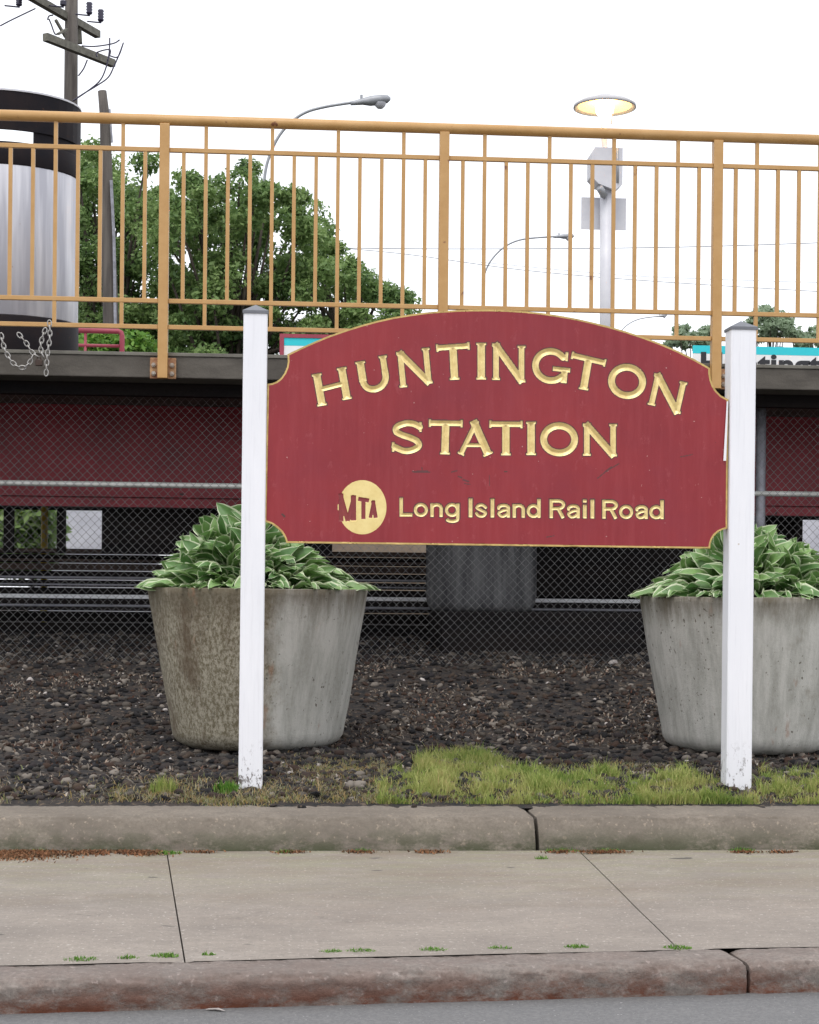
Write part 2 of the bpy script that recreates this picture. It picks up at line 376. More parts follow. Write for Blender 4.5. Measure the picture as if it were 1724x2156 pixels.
def quads(name, V, K, mat, parent=None, attr=None):
    """V: (n*K,3) array; every K verts one polygon-strip given by K (3 or 4)"""
    n = len(V) // K; me = bpy.data.meshes.new(name)
    me.vertices.add(len(V)); me.vertices.foreach_set('co', V.astype(np.float32).ravel())
    me.loops.add(n * K); me.loops.foreach_set('vertex_index', np.arange(n * K, dtype=np.int32))
    me.polygons.add(n); me.polygons.foreach_set('loop_start', np.arange(0, n * K, K, dtype=np.int32))
    me.update(calc_edges=True); me.materials.append(MAT[mat])
    return link(name, me, parent)
def meshnp(name, V, Fq, mats, parent=None, smooth=False, mi=None):
    me = bpy.data.meshes.new(name); k = Fq.shape[1]
    me.vertices.add(len(V)); me.vertices.foreach_set('co', np.ascontiguousarray(V, dtype=np.float32).ravel())
    me.loops.add(Fq.size); me.loops.foreach_set('vertex_index', Fq.astype(np.int32).ravel())
    me.polygons.add(len(Fq)); me.polygons.foreach_set('loop_start', np.arange(0, Fq.size, k, dtype=np.int32))
    if mi is not None: me.polygons.foreach_set('material_index', mi.astype(np.int32))
    me.update(calc_edges=True)
    for m_ in mats: me.materials.append(MAT[m_])
    if smooth: me.shade_smooth()
    return link(name, me, parent)

# ================================================================== GROUND, ROAD, KERBS
# heights: sidewalk top is z = 0
GY = [K * q for q in (3.0, 4.03, 4.20, 4.65, 5.05, 6.3, 7.1, 7.6, 60)]
GZ = [.10, .118, .175, .20, .225, .50, .62, .63, .63]
def zg(x, y):
    return float(np.interp(y, GY, GZ)) + .022 * noise.noise(Vector((x * 2.3, y * 2.3, 0))) * min(1, max(0, (y / K - 4.02) * 3)) + .008 * noise.noise(Vector((x * 11, y * 11, 3))) * min(1, max(0, (y / K - 4.02) * 6))
def sheet(name, x0, x1, y0, y1, nx, ny, fz, mat, kind='structure'):
    vs = [(x0 + (x1 - x0) * i / nx, y0 + (y1 - y0) * j / ny, 0) for j in range(ny + 1) for i in range(nx + 1)]
    vs = [(x, y, fz(x, y)) for x, y, _ in vs]
    fs = [(j * (nx + 1) + i, j * (nx + 1) + i + 1, (j + 1) * (nx + 1) + i + 1, (j + 1) * (nx + 1) + i) for j in range(ny) for i in range(nx)]
    b_ = MB(); b_.add(vs, fs); o = b_.build(name, mat, smooth=True); o['kind'] = kind; return o
sheet('embankment', -6, 6.5, 4.0 * K, 7.7 * K, 300, 150, zg, 'soil')
g = MB(); g.add([(-400, 7.65 * K, .615), (400, 7.65 * K, .615), (400, 800, .615), (-400, 800, .615)], [(0, 1, 2, 3)])
g.add([(-400, -400, -.20), (400, -400, -.20), (400, 7.66 * K, -.20), (-400, 7.66 * K, -.20)], [(0, 1, 2, 3)])
g.add([(-400, 7.655 * K, -.2), (400, 7.655 * K, -.2), (400, 7.655 * K, .615), (-400, 7.655 * K, .615)], [(0, 1, 2, 3)])
structure(g.build('ground', 'soil'))

def line2(pa, pb):
    d = (pb - pa); d.z = 0; d.normalize(); return pa, d
K2B = (G(0, 2033, 0), G(1724, 1993, 0)); K2D = (K2B[1] - K2B[0]).normalized(); K2N = Vector((K2D.y, -K2D.x, 0))   # towards the street
def kerb(name, origin, d, nrm, s0, s1, prof, amp, mat, n=None):
    """prof: (offset towards street, z)"""
    n = n or int((s1 - s0) / .012); vs = []; K = len(prof)
    for i in range(n + 1):
        s = s0 + (s1 - s0) * i / n; e = min(s - s0, s1 - s); ch = max(0, .02 - e) * .5
        for j, (o_, z) in enumerate(prof):
            p = origin + d * s + nrm * o_
            a = amp if 0 < j < K - 1 else 0
            q = Vector((s * 14, j * .55, 7.1))
            dd = a * (noise.noise(q) + .7 * noise.noise(q * 3.1)) + a * .6 * noise.noise(Vector((s * 2.5, 0, 1)))
            vs.append((p.x + nrm.x * (dd - ch), p.y + nrm.y * (dd - ch), z + dd * .6 - (ch if 1 < j < K - 1 else 0)))
    fs = [(i * K + j, i * K + j + 1, (i + 1) * K + j + 1, (i + 1) * K + j) for i in range(n) for j in range(K - 1)]
    b_ = MB(); b_.add(vs, fs); b_.add([vs[j] for j in range(K)], [tuple(range(K))]); b_.add([vs[n * K + j] for j in range(K)], [tuple(range(K - 1, -1, -1))])
    return structure(b_.build(name, mat, smooth=True))
def dense(prof, m=4):
    out = []
    for a, b_ in zip(prof, prof[1:]):
        for k in range(m): t = k / m; out.append((a[0] + (b_[0] - a[0]) * t, a[1] + (b_[1] - a[1]) * t))
    return out + [prof[-1]]
RZ = -.085
# street kerb: back line, top front line and foot measured in the photo
def off2(x, y, z): p = G(x, y, z); return (p - K2B[0]).dot(K2N)
wt = off2(863, 2040, 0); wb = off2(863, 2112, RZ)
prof2 = dense([(0.0, -.2), (0.0, -.004), (.004, -.001), (wt - .02, 0.0), (wt, -.006), (wt + .012, -.02), ((wt + wb) / 2 + .008, -.05), (wb, RZ), (wb + .004, -.18)], 3)
sj = (G(1604, 2040, 0) - K2B[0]).dot(K2D)
kerb('kerb', K2B[0], K2D, K2N, sj - 3.05, sj - .005, prof2, .0065, 'kerb2')
kerb('kerb', K2B[0], K2D, K2N, sj + .005, sj + 3.05, prof2, .0065, 'kerb2')
kerb('kerb', K2B[0], K2D, K2N, sj - 6.1, sj - 3.066, prof2, .0065, 'kerb2')
# inner kerb
y1 = G(863, 1791, 0).y; y1t = G(863, 1718, .12).y; y1b = 4.05 * K
K1O = Vector((0, y1, 0)); K1D = Vector((1, 0, 0)); K1N = Vector((0, -1, 0))
prof1 = dense([(-(y1b + .03 - y1), .10), (-(y1b + .0 - y1), .119), (-(y1t - y1) - .035, .121), (-(y1t - y1) - .008, .115), (-(y1t - y1) + .006, .10), (-.012, .045), (0, 0.0), (.002, -.05)], 3)
xj = P(1133, 1760, y1).x
kerb('kerb', K1O, K1D, K1N, xj - 3.0, xj - .007, prof1, .005, 'kerb1')
kerb('kerb', K1O, K1D, K1N, xj + .007, xj + 3.0, prof1, .005, 'kerb1')
kerb('kerb', K1O, K1D, K1N, xj - 6, xj - 3.014, prof1, .005, 'kerb1')
# dirt under the joints
db = MB(); db.box(-6, 6.5, y1 + .10, 4.04 * K, -.05, .06); db.build('kerb_bed', 'soil')['kind'] = 'structure'
db = MB(); a = K2B[0] - K2D * 4; c = K2B[0] + K2D * 9
db.add([a + Vector((0, 0, -.03)), a + K2N * (wt - .015) + Vector((0, 0, -.03)), c + K2N * (wt - .015) + Vector((0, 0, -.03)), c + Vector((0, 0, -.03))], [(0, 1, 2, 3)])
db.build('kerb_bed', 'soil')['kind'] = 'structure'
# sidewalk slabs
def k2y(x): t = (x - K2B[0].x) / K2D.x; return (K2B[0] + K2D * t).y + .0015
joints = [(G(352, 1797, 0), G(388, 2014, 0)), (G(1225, 1795, 0), G(1433, 2000, 0))]
def joint_line(a, b_, y): t = (y - a.y) / (b_.y - a.y); return a.x + (b_.x - a.x) * t
jl = [lambda y: -6.0] + [(lambda y, a=a, b_=b_: joint_line(a, b_, y)) for a, b_ in joints] + [lambda y: 6.5]
sb = MB()
sb.add([(-6.5, k2y(-6.5) - .03, -.032), (7, k2y(7) - .03, -.032), (7, y1 + .05, -.032), (-6.5, y1 + .05, -.032)], [(0, 1, 2, 3)], 1)
NY = 10
for k in range(3):
    L, R = jl[k], jl[k + 1]; nx = 60; vs = []
    for j in range(NY + 1):
        for i in range(nx + 1):
            u = i / nx; t = j / NY
            # y from kerb2 line to inner kerb
            yb = y1 + .002
            xm = (L(3.2 * K) * (1 - u) + R(3.2 * K) * u)
            for _ in range(3):
                ya = k2y(xm); y = ya + (yb - ya) * t
                xm = (L(y) + (.0022 if k else 0)) * (1 - u) + (R(y) - (.0022 if k < 2 else 0)) * u
            zz = -.004 if (i in (0, nx) and 0 < k + (i == nx) < 3) else 0
            vs.append((xm, y, zz + .0018 * noise.noise(Vector((xm * 3, y * 3, 0)))))
    fs = [(j * (nx + 1) + i, j * (nx + 1) + i + 1, (j + 1) * (nx + 1) + i + 1, (j + 1) * (nx + 1) + i) for j in range(NY) for i in range(nx)]
    sb.add(vs, fs, 0)
    sb.add([vs[j * (nx + 1)] for j in range(NY + 1)] + [(vs[j * (nx + 1)][0], vs[j * (nx + 1)][1], -.03) for j in range(NY + 1)],
           [(j, j + 1, NY + 2 + j, NY + 1 + j) for j in range(NY)], 0)
structure(sb.build('sidewalk', ['walk', 'soil'], smooth=True))
# road
rb = MB(); a = K2B[0] - K2D * 300; c = K2B[0] + K2D * 300
q = [a + K2N * (wb - .01), a + K2N * 200, c + K2N * 200, c + K2N * (wb - .01)]
rb.add([(p.x, p.y, RZ) for p in q], [(0, 1, 2, 3)]); structure(rb.build('road', 'asphalt'))

# ------------------------------------------------------------------ loose stones (ballast / cinders)
def stones(name, N, xr, yf, size, mat, seedn=1, flat=.6, kind='stuff', label=None, zf=zg):
    r_ = np.random.default_rng(seedn)
    oc = np.array([(1, 0, 0), (-1, 0, 0), (0, 1, 0), (0, -1, 0), (0, 0, 1), (0, 0, -1)], float)
    tr = np.array([(0, 2, 4), (2, 1, 4), (1, 3, 4), (3, 0, 4), (2, 0, 5), (1, 2, 5), (3, 1, 5), (0, 3, 5)])
    # subdivide octahedron once for a rounder pebble
    vv = [tuple(v) for v in oc]; ff = []; cache = {}
    def mid(a_, b__):
        key = (min(a_, b__), max(a_, b__))
        if key not in cache:
            p = (np.array(vv[a_]) + np.array(vv[b__])); p /= np.linalg.norm(p); vv.append(tuple(p)); cache[key] = len(vv) - 1
        return cache[key]
    for a_, b__, c_ in tr:
        ab, bc, ca = mid(a_, b__), mid(b__, c_), mid(c_, a_)
        ff += [(a_, ab, ca), (ab, b__, bc), (ca, bc, c_), (ab, bc, ca)]
    vv = np.array(vv); ff = np.array(ff)
    Vs = []; Fs = []
    for i in range(N):
        x = r_.uniform(*xr); y = yf(r_)
        s = size[0] + (size[1] - size[0]) * r_.random() ** 2.5
        th = r_.uniform(0, 2 * PI); sc = np.array([s * r_.uniform(.7, 1.3), s * r_.uniform(.7, 1.2), s * flat * r_.uniform(.7, 1.3)])
        jit = 1 + .28 * (r_.random((len(vv), 1)) - .5)
        p = vv * jit * sc
        c_, s_ = math.cos(th), math.sin(th); ti = r_.uniform(-.5, .5)
        p = np.stack([p[:, 0] * c_ - p[:, 1] * s_, p[:, 0] * s_ + p[:, 1] * c_, p[:, 2] + p[:, 0] * ti], 1)
        p += (x, y, zf(x, y) + s * .15)
        Vs.append(p); Fs.append(ff + i * len(vv))
    o = meshnp(name, np.concatenate(Vs), np.concatenate(Fs), [mat]); 
    if kind: o['kind'] = kind
    return o
st = stones('gravel', 26000, (-3.0, 3.6), lambda r_: K * (4.08 + 3.1 * r_.random() ** 1.25), (.004, .027), 'gravel', 3)
tag(st, 'black and brown cinders and stones covering the slope', 'gravel')
def pale_y(r_): return K * (4.2 + 2.9 * r_.random())
st = stones('gravel', 420, (-3.0, 3.6), pale_y, (.005, .013), 'palestone', 8, .6)
tag(st, 'scattered small whitish stones among the dark cinders', 'gravel')
st = stones('gravel', 3600, (-3.0, 3.6), lambda r_: K * 6.3 + K * 1.1 * r_.random(), (.012, .030), 'gravel', 5)
tag(st, 'coarse ballast stones below the platform behind the fence', 'gravel')
# single pale rocks
rocks = [(64, 1434, .026, 'largest pale rock on the cinders at the far left'), (95, 1460, .011, 'small white chip below right of the large pale rock'),
         (140, 1487, .013, 'pale flat chip between the large pale rock and the left planter'),
         (250, 1440, .012, 'cream pebble in the cinders left of the left planter'), (336, 1466, .014, 'cream flat pebble close to the left planter'),
         (348, 1497, .016, 'grey white stone touching the left planter'),
         (670, 1612, .014, 'white stone beside the right of the left white post'), (735, 1430, .018, 'buff stone just right of the left planter'),
         (1290, 1398, .030, 'pale block in the ballast left of the right planter'), (890, 1432, .018, 'whitish stone under the middle of the sign')]
def groundhit(x, y):
    z = .3
    for _ in range(25): p = G(x, y, z); z = .6 * z + .4 * zg(p.x, p.y)
    return G(x, y, z)
for i, (x, y, s, lab) in enumerate(rocks):
    p = groundhit(x, y)
    o = stones('rock', 1, (p.x, p.x + 1e-4), lambda r_, p=p: p.y, (s * 1.0, s * 1.001), 'palestone', 40 + i, .7, None)
    tag(o, lab, 'rock', 'pale rocks on the cinders')

# ------------------------------------------------------------------ blades of grass
def blades(name, pts, h, wd, mat, seedn=1, bend=.5, seg=2):
    r_ = np.random.default_rng(seedn); n = len(pts)
    pts = np.array(pts); hh = h[0] + (h[1] - h[0]) * r_.random(n)
    if pts.shape[1] == 4: hh = hh * pts[:, 3]; pts = pts[:, :3]
    az_ = r_.uniform(0, 2 * PI, n); be = r_.uniform(.1, 1, n) * bend; fa = r_.uniform(0, 2 * PI, n)
    w_ = wd * r_.uniform(.6, 1.3, n)
    sx = np.stack([np.cos(fa), np.sin(fa), np.zeros(n)], 1) * w_[:, None] / 2
    dx = np.stack([np.cos(az_), np.sin(az_), np.zeros(n)], 1)
    def at(t): return pts + dx * (be * hh * t * t)[:, None] + np.stack([np.zeros(n), np.zeros(n), hh * (t - .35 * be * t * t)], 1)
    p0, p1, p2 = at(0), at(.55), at(1.0)
    V = np.stack([p0 - sx, p0 + sx, p1 + sx * .75, p1 - sx * .75, p2], 1).reshape(-1, 3)
    b_ = np.arange(n)[:, None] * 5
    F3 = np.concatenate([b_ + np.array([0, 1, 2]), b_ + np.array([0, 2, 3]), b_ + np.array([3, 2, 4])], 0)
    return meshnp(name, V, F3, [mat])
def gpt(x, y, s=1.0): return (x, y, zg(x, y) - .004, s)
gp = []; x0g = P(765, 1640, 4.2 * K).x
topl = [(765, 1668), (800, 1610), (860, 1590), (900, 1560), (970, 1552), (1040, 1562), (1100, 1598), (1160, 1588), (1230, 1600), (1300, 1595), (1360, 1605), (1440, 1592), (1520, 1625), (1585, 1660), (1600, 1605), (1660, 1598), (1724, 1600), (1900, 1600)]
tx = [groundhit(a, min(b_ + 26, 1690)).x for a, b_ in topl]; ty = [groundhit(a, min(b_ + 26, 1690)).y for a, b_ in topl]
tries = 0
while len(gp) < 46000 and tries < 400000:
    tries += 1
    x = random.uniform(x0g, 2.9); y = K * random.uniform(4.045, 4.85)
    lim = np.interp(x, tx, ty) + .05 * noise.noise(Vector((x * 9, 5, 0)))
    if y > lim: continue
    cl = noise.noise(Vector((x * 7, y * 7, 2)))
    if y > lim - .22 and noise.noise(Vector((x * 12, y * 9, 7))) < .12 and random.random() < .9: continue
    if cl + .5 * noise.noise(Vector((x * 17, y * 13, 5))) < -.06 and random.random() < .9: continue
    gp.append(gpt(x, y, .5 + 1.3 * max(0, cl) + .9 * random.random() ** 6 + (.0 if y > 4.1 * K else -.15)))
tag(blades('grass', gp, (.022, .064), .0034, 'grass', 2, .8), 'yellow green grass strip along the inner kerb under the sign', 'grass', kind='stuff')
dp = []
for _ in range(15000):
    x = random.uniform(-2.6, 2.9); y = K * (4.05 + abs(random.gauss(0, .11)))
    k = noise.noise(Vector((x * 4, 8, 0)))
    if x < x0g and k < -.05 and random.random() < .75: continue
    if x < P(300, 1690, 4.06 * K).x and random.random() < .55: continue
    dp.append(gpt(x, y, .8))
for _ in range(4200):
    x = random.uniform(P(230, 1680, 4.1 * K).x, x0g + .1); y = K * (4.05 + abs(random.gauss(0, .09)))
    if noise.noise(Vector((x * 8, y * 6, 1))) < -.1: continue
    dp.append(gpt(x, y, .9))
for _ in range(4200):
    x = random.gauss(P(720, 1560, 4.5 * K).x, .13); y = K * random.gauss(4.46, .10); dp.append(gpt(x, y, .6))
for _ in range(1500):
    x = random.gauss(P(1300, 1590, 4.5 * K).x, .2); y = K * random.gauss(4.5, .06); dp.append(gpt(x, y, .6))
tag(blades('dry_grass', dp, (.014, .05), .0032, 'drygrass', 4, 1.6), 'straw coloured dead grass at the back of the inner kerb', 'dry grass', kind='stuff')
lp = []
for _ in range(38000):
    x = random.uniform(-2.9, 3.4); y = K * random.uniform(4.1, 6.4)
    if noise.noise(Vector((x * 1.7, y * 1.6, 9))) + .5 * noise.noise(Vector((x * 6, y * 5, 4))) < .02 + .12 * (y < 5.0 * K): continue
    q_ = gpt(x, y, .8); lp.append((q_[0], q_[1], q_[2] + .010 * random.random(), q_[3]))
tag(blades('leaf_litter', lp, (.010, .034), .010, 'mulch', 6, 1.9), 'brown leaf litter scattered over the cinders', 'leaf litter', kind='stuff')

def tuft(p, n, r, h, mat, label, group=None, name='weed', wd=.003, seedn=1, bend=.8, zf=None, cat='weed'):
    pts = []
    for _ in range(n):
        a_ = random.uniform(0, 2 * PI); q = r * math.sqrt(random.random())
        x = p.x + q * math.cos(a_); y = p.y + q * .5 * math.sin(a_)
        pts.append((x, y, (zf or (lambda x, y: p.z))(x, y) - .002, 1 - .5 * q / r))
    return tag(blades(name, pts, h, wd, mat, seedn, bend), label, cat, group)
gl = 'small weeds growing in the sidewalk joints'
for i, (x, y, r, lab) in enumerate([
        (170, 2020, .045, 'flat yellow green weed at the kerb joint, leftmost of the row'), (270, 2017, .028, 'small weed in the kerb joint between the leftmost weed and the sidewalk crack'),
        (347, 2012, .04, 'bright green weed in the kerb joint just left of the left sidewalk crack'), (438, 2010, .018, 'tiny weed in the kerb joint just right of the left sidewalk crack'),
        (697, 2004, .03, 'thin weed in the kerb joint below the left planter gap'), (760, 2002, .04, 'wider weed in the kerb joint below the round logo'),
        (910, 2000, .04, 'low flat weed in the kerb joint under the middle of the sign'), (1053, 1997, .032, 'low weed in the kerb joint below the word Island'),
        (1213, 1994, .034, 'upright weed in the kerb joint left of the right sidewalk crack'), (1425, 1995, .042, 'dense weed where the right sidewalk crack meets the kerb')]):
    tuft(G(x, y, 0), int(90 * r / .03), r, (.008, .02), 'weed', lab, gl, seedn=20 + i, wd=.0035, bend=1.3, cat='weed')
for i, (x, y, r, lab) in enumerate([(85, 1790, .045, 'weed at the foot of the inner kerb, far left'), (1180, 1788, .07, 'dark weed at the foot of the inner kerb by its gap'),
        (1280, 1792, .05, 'weed at the foot of the inner kerb right of its gap'), (600, 1795, .04, 'weed at the foot of the inner kerb below the left planter'),
        (1140, 1808, .026, 'lone green weed on the sidewalk just before the inner kerb gap'), (355, 1797, .05, 'low weeds where the left sidewalk crack meets the inner kerb'),
        (1560, 1790, .05, 'dark weed at the foot of the inner kerb below the right white post'), (760, 1792, .04, 'faint weed at the foot of the inner kerb near the sign middle')]):
    p = G(x, y, 0); p.y = min(p.y, y1 - .012)
    tuft(p, int(120 * r / .04), r, (.008, .028), 'weed', lab, 'weeds at the foot of the inner kerb', seedn=50 + i, wd=.003, bend=1.0)
p = groundhit(343, 1668); tuft(p, 260, .055, (.05, .11), 'grass', 'upright pale green grass tuft left of the left white post', None, 'grass_tuft', .003, 70, .35, zg, 'grass tuft')
p = groundhit(475, 1668)
tuft(p, 150, .05, (.03, .085), 'weed', 'bright green leafy weed at the foot of the left white post', None, 'leafy_weed', .009, 71, .6, zg, 'weed')
p = groundhit(500, 1690); tuft(p, 500, .16, (.015, .035), 'drygrass', 'orange dry weed patch before the left white post', None, 'dry_weed', .004, 72, 1.2, zg, 'weed')
# clods on the kerb
for i, (x, y, lab) in enumerate([(575, 1697, 'dark clod on the inner kerb left of the post foot'), (635, 1700, 'largest dark clod on the inner kerb right of the post foot'), (872, 1699, 'dark clod on the inner kerb below the grass edge')]):
    p = G(x, y, .122); o = stones('clod', 1, (p.x, p.x + 1e-4), lambda r_, p=p: p.y, (.017, .0171), 'soil', 90 + i, .5, None, zf=lambda x, y: .122)
    tag(o, lab, 'clod', 'clods of earth on the inner kerb')
dbp = []
for _ in range(5200):
    k = random.random(); px_ = (random.gauss(40, 45) if k < .5 else random.gauss(185, 22) if k < .6 else random.gauss(295, 22) if k < .72 else random.choice((90, 250, 420, 610, 760, 905, 1180, 1250, 1290, 1570, 1640)) + random.gauss(0, 16))
    py_ = 1794 + abs(random.gauss(0, 7 if k < .5 else 3.5 if k < .72 else 1.6)); p = G(px_, py_, 0); dbp.append((p.x, p.y, .001, 1.0))
tag(blades('leaf_debris', dbp, (.006, .016), .007, 'debris', 33, 1.8), 'rusty brown leaf debris along the foot of the inner kerb', 'debris', kind='stuff')
p = G(450, 2120 + 8, RZ)
mbx = MB(); mbx.add([(p.x - .022, p.y, RZ + .004), (p.x + .005, p.y - .008, RZ + .006), (p.x + .03, p.y - .016, RZ + .003), (p.x + .012, p.y + .006, RZ + .006), (p.x - .012, p.y + .006, RZ + .005)], [(0, 1, 2, 3, 4)])
tag(mbx.build('litter', 'palestone'), 'scrap of white paper in the gutter at the street kerb', 'litter')

# ================================================================== STATION SIGN
YS = 4.17 * K
arc = [(605, 746), (632, 733), (660, 720.5), (694, 706.5), (727.5, 695), (761, 684.5), (794.6, 675.5), (828, 668), (862, 662.5), (895, 658), (929, 655), (962, 653), (996, 652.2), (1030, 652), (1066, 653), (1105, 655.5), (1140, 659), (1177, 664.5), (1213, 671), (1248.6, 679), (1284, 688), (1320, 698.5), (1356, 710.5), (1392, 724), (1428, 739.5), (1464, 757.5), (1494.5, 775)]
right = [(1494.5, 787), (1497, 800), (1501, 812), (1508, 823), (1518, 833), (1533, 841)]
rb_ = [(1531, 1112.7), (1521, 1115.5), (1512, 1120), (1504, 1127), (1498.5, 1136), (1495.5, 1146), (1495, 1155)]
lb_ = [(602.5, 1143), (601, 1136), (598, 1128.6), (591.5, 1119), (583, 1111), (572, 1103), (557, 1098)]
lt_ = [(563, 808), (573, 807), (583, 803), (592, 795.5), (599, 785), (604, 773), (606, 760)]
outline = arc + right + rb_ + lb_ + lt_
Q = np.array(outline, float)
STEP = 1.25
gx = np.arange(552, 1538, STEP); gy = np.arange(648, 1160, STEP)
XX, YY = np.meshgrid(gx, gy)
letd = np.full(XX.shape, -50.0); logod = np.full(XX.shape, -50.0); markd = np.full(XX.shape, -50.0)
def seg_field(fld, p, q, hw, butt, hw2=None):
    hw2 = hw if hw2 is None else hw2
    (x0, y0), (x1, y1_) = p, q; L = math.hypot(x1 - x0, y1_ - y0)
    if L < 1e-6: return
    m_ = max(hw, hw2) + 5
    i0 = max(0, int((min(x0, x1) - m_ - gx[0]) / STEP)); i1 = int((max(x0, x1) + m_ - gx[0]) / STEP) + 2
    j0 = max(0, int((min(y0, y1_) - m_ - gy[0]) / STEP)); j1 = int((max(y0, y1_) + m_ - gy[0]) / STEP) + 2
    X = XX[j0:j1, i0:i1]; Y = YY[j0:j1, i0:i1]
    if X.size == 0: return
    dx, dy = (x1 - x0) / L, (y1_ - y0) / L
    t = (X - x0) * dx + (Y - y0) * dy; pr = np.abs(-(X - x0) * dy + (Y - y0) * dx)
    if butt:
        w_ = hw + (hw2 - hw) * np.clip(t / L, 0, 1)
        d = np.minimum(np.minimum(w_ - pr, t), L - t)
    else:
        tc = np.clip(t, 0, L); d = hw - np.hypot(X - x0 - tc * dx, Y - y0 - tc * dy)
    fld[j0:j1, i0:i1] = np.maximum(fld[j0:j1, i0:i1], d)
def catmull(pts, n=7):
    out = []
    P_ = [pts[0]] + list(pts) + [pts[-1]]
    for i in range(1, len(P_) - 2):
        for k in range(n):
            t = k / n; a_, b_, c_, d_ = [np.array(P_[i + o_], float) for o_ in (-1, 0, 1, 2)]
            out.append(tuple(.5 * ((2 * b_) + (-a_ + c_) * t + (2 * a_ - 5 * b_ + 4 * c_ - d_) * t * t + (-a_ + 3 * b_ - 3 * c_ + d_) * t ** 3)))
    return out + [tuple(pts[-1])]
def ell(cx_, cy_, rx, ry, a0, a1, n=28):
    return [(cx_ + rx * math.cos(math.radians(a0 + (a1 - a0) * i / n)), cy_ + ry * math.sin(math.radians(a0 + (a1 - a0) * i / n))) for i in range(n + 1)]
def big(ch, BL, BR, TL, fld=letd, k=1.0):
    BL, BR, TL = [np.array(v, float) for v in (BL, BR, TL)]
    W = np.linalg.norm(BR - BL); H = np.linalg.norm(TL - BL)
    def T(p): return tuple(BL + (BR - BL) * p[0] + (TL - BL) * p[1])
    ST = 7.7 * k; TH = 4.9 * k
    def stem(p, q, hw=ST, s0=True, s1=True):
        seg_field(fld, T(p), T(q), hw, True)
        d = np.array(T(q)) - np.array(T(p)); d /= np.linalg.norm(d); e = np.array([-d[1], d[0]])
        for on, base, sg in ((s0, np.array(T(p)), 1), (s1, np.array(T(q)), -1)):
            if on:
                c_ = base + d * sg * 2.2
                seg_field(fld, tuple(c_ - e * (hw + 2.4)), tuple(c_ + e * (hw + 2.4)), 2.2, True)
                seg_field(fld, tuple(base), tuple(base + d * sg * 11), hw + 2.2, True, hw - 1) if False else None
    def curve(pts, hw):
        pts = [T(p) for p in pts]
        for a_, b_ in zip(pts, pts[1:]): seg_field(fld, a_, b_, hw, False)
    sx = ST / W; sy = ST / H
    if ch == 'I': stem((.5, 0), (.5, 1))
    if ch == 'H':
        stem((sx + .05, 0), (sx + .05, 1)); stem((.95 - sx, 0), (.95 - sx, 1)); stem((sx, .5), (1 - sx, .5), TH, False, False)
    if ch == 'N':
        s2 = .75 * sx
        stem((s2 + .06, 0), (s2 + .06, 1), ST * .75); stem((.94 - s2, 0), (.94 - s2, 1), ST * .75)
        stem((s2 + .02, .99), (.97 - s2, .0), ST * .95, False, False)
    if ch == 'T':
        stem((.5, 0), (.5, .96), ST, True, False); stem((0, .92), (1, .92), TH + .6, True, True)
    if ch == 'U':
        r_ = .42
        curve([(sx + .06, .55)] + ell(.5, r_, .44 - sx, r_ - .10, 180, 360) + [(.94 - sx, .55)], ST * .86)
        stem((sx + .06, .4), (sx + .06, 1), ST, False, True); stem((.94 - sx, .4), (.94 - sx, 1), ST * .8, False, True)
    if ch == 'O': curve(ell(.5, .5, .5 - sx * .95, .5 - sy * .9, 0, 360, 44), ST * .92)
    if ch == 'G':
        curve(ell(.5, .5, .5 - sx * .95, .5 - sy * .9, 42, 318, 40), ST * .88)
        stem((.97 - sx, .06), (.97 - sx, .42), ST * .85, False, False); stem((.56, .43), (1.02, .43), TH * .9, False, False)
        stem((.90, .68), (.90, .93), 2.8, False, False)
    if ch == 'A':
        stem((.10, 0), (.56, 1), TH, True, False); stem((.87, 0), (.45, 1), ST * 1.05, True, False); stem((.22, .28), (.78, .28), TH * .75, False, False)
    if ch == 'S':
        curve(catmull([(.88, .80), (.70, .89), (.45, .90), (.20, .80), (.17, .66), (.34, .56), (.62, .47), (.82, .36), (.84, .22), (.64, .11), (.40, .09), (.12, .20)]), ST * .82)
        stem((.90, .66), (.90, .95), 2.6, False, False); stem((.08, .06), (.08, .34), 2.6, False, False)
for ch, a_, b_, c_ in [('H', (667, 857), (742, 838), (655, 790)), ('U', (757, 835), (828, 817), (746, 764)), ('N', (839, 817), (913, 806), (832, 742)),
        ('T', (922, 802), (992, 797), (918, 727)), ('I', (1003, 799), (1023, 799), (1003, 722)), ('N', (1034, 799), (1108, 806), (1034, 722)),
        ('G', (1117, 804), (1196, 812), (1123, 729)), ('T', (1192, 812), (1264, 829), (1204, 742)), ('O', (1272, 829), (1350, 848), (1290, 758)),
        ('N', (1361, 850), (1434, 873), (1376, 784)),
        ('S', (822, 955), (892, 956), (822, 884)), ('T', (901, 956), (972, 957), (903, 885)), ('A', (962, 957), (1038, 958), (962, 885)),
        ('T', (1030, 958), (1100, 959), (1030, 887)), ('I', (1108, 958), (1128, 958), (1108, 888)), ('O', (1137, 960), (1217, 961), (1137, 889)), ('N', (1225, 959), (1301, 961), (1225, 891))]:
    big(ch, a_, b_, c_)
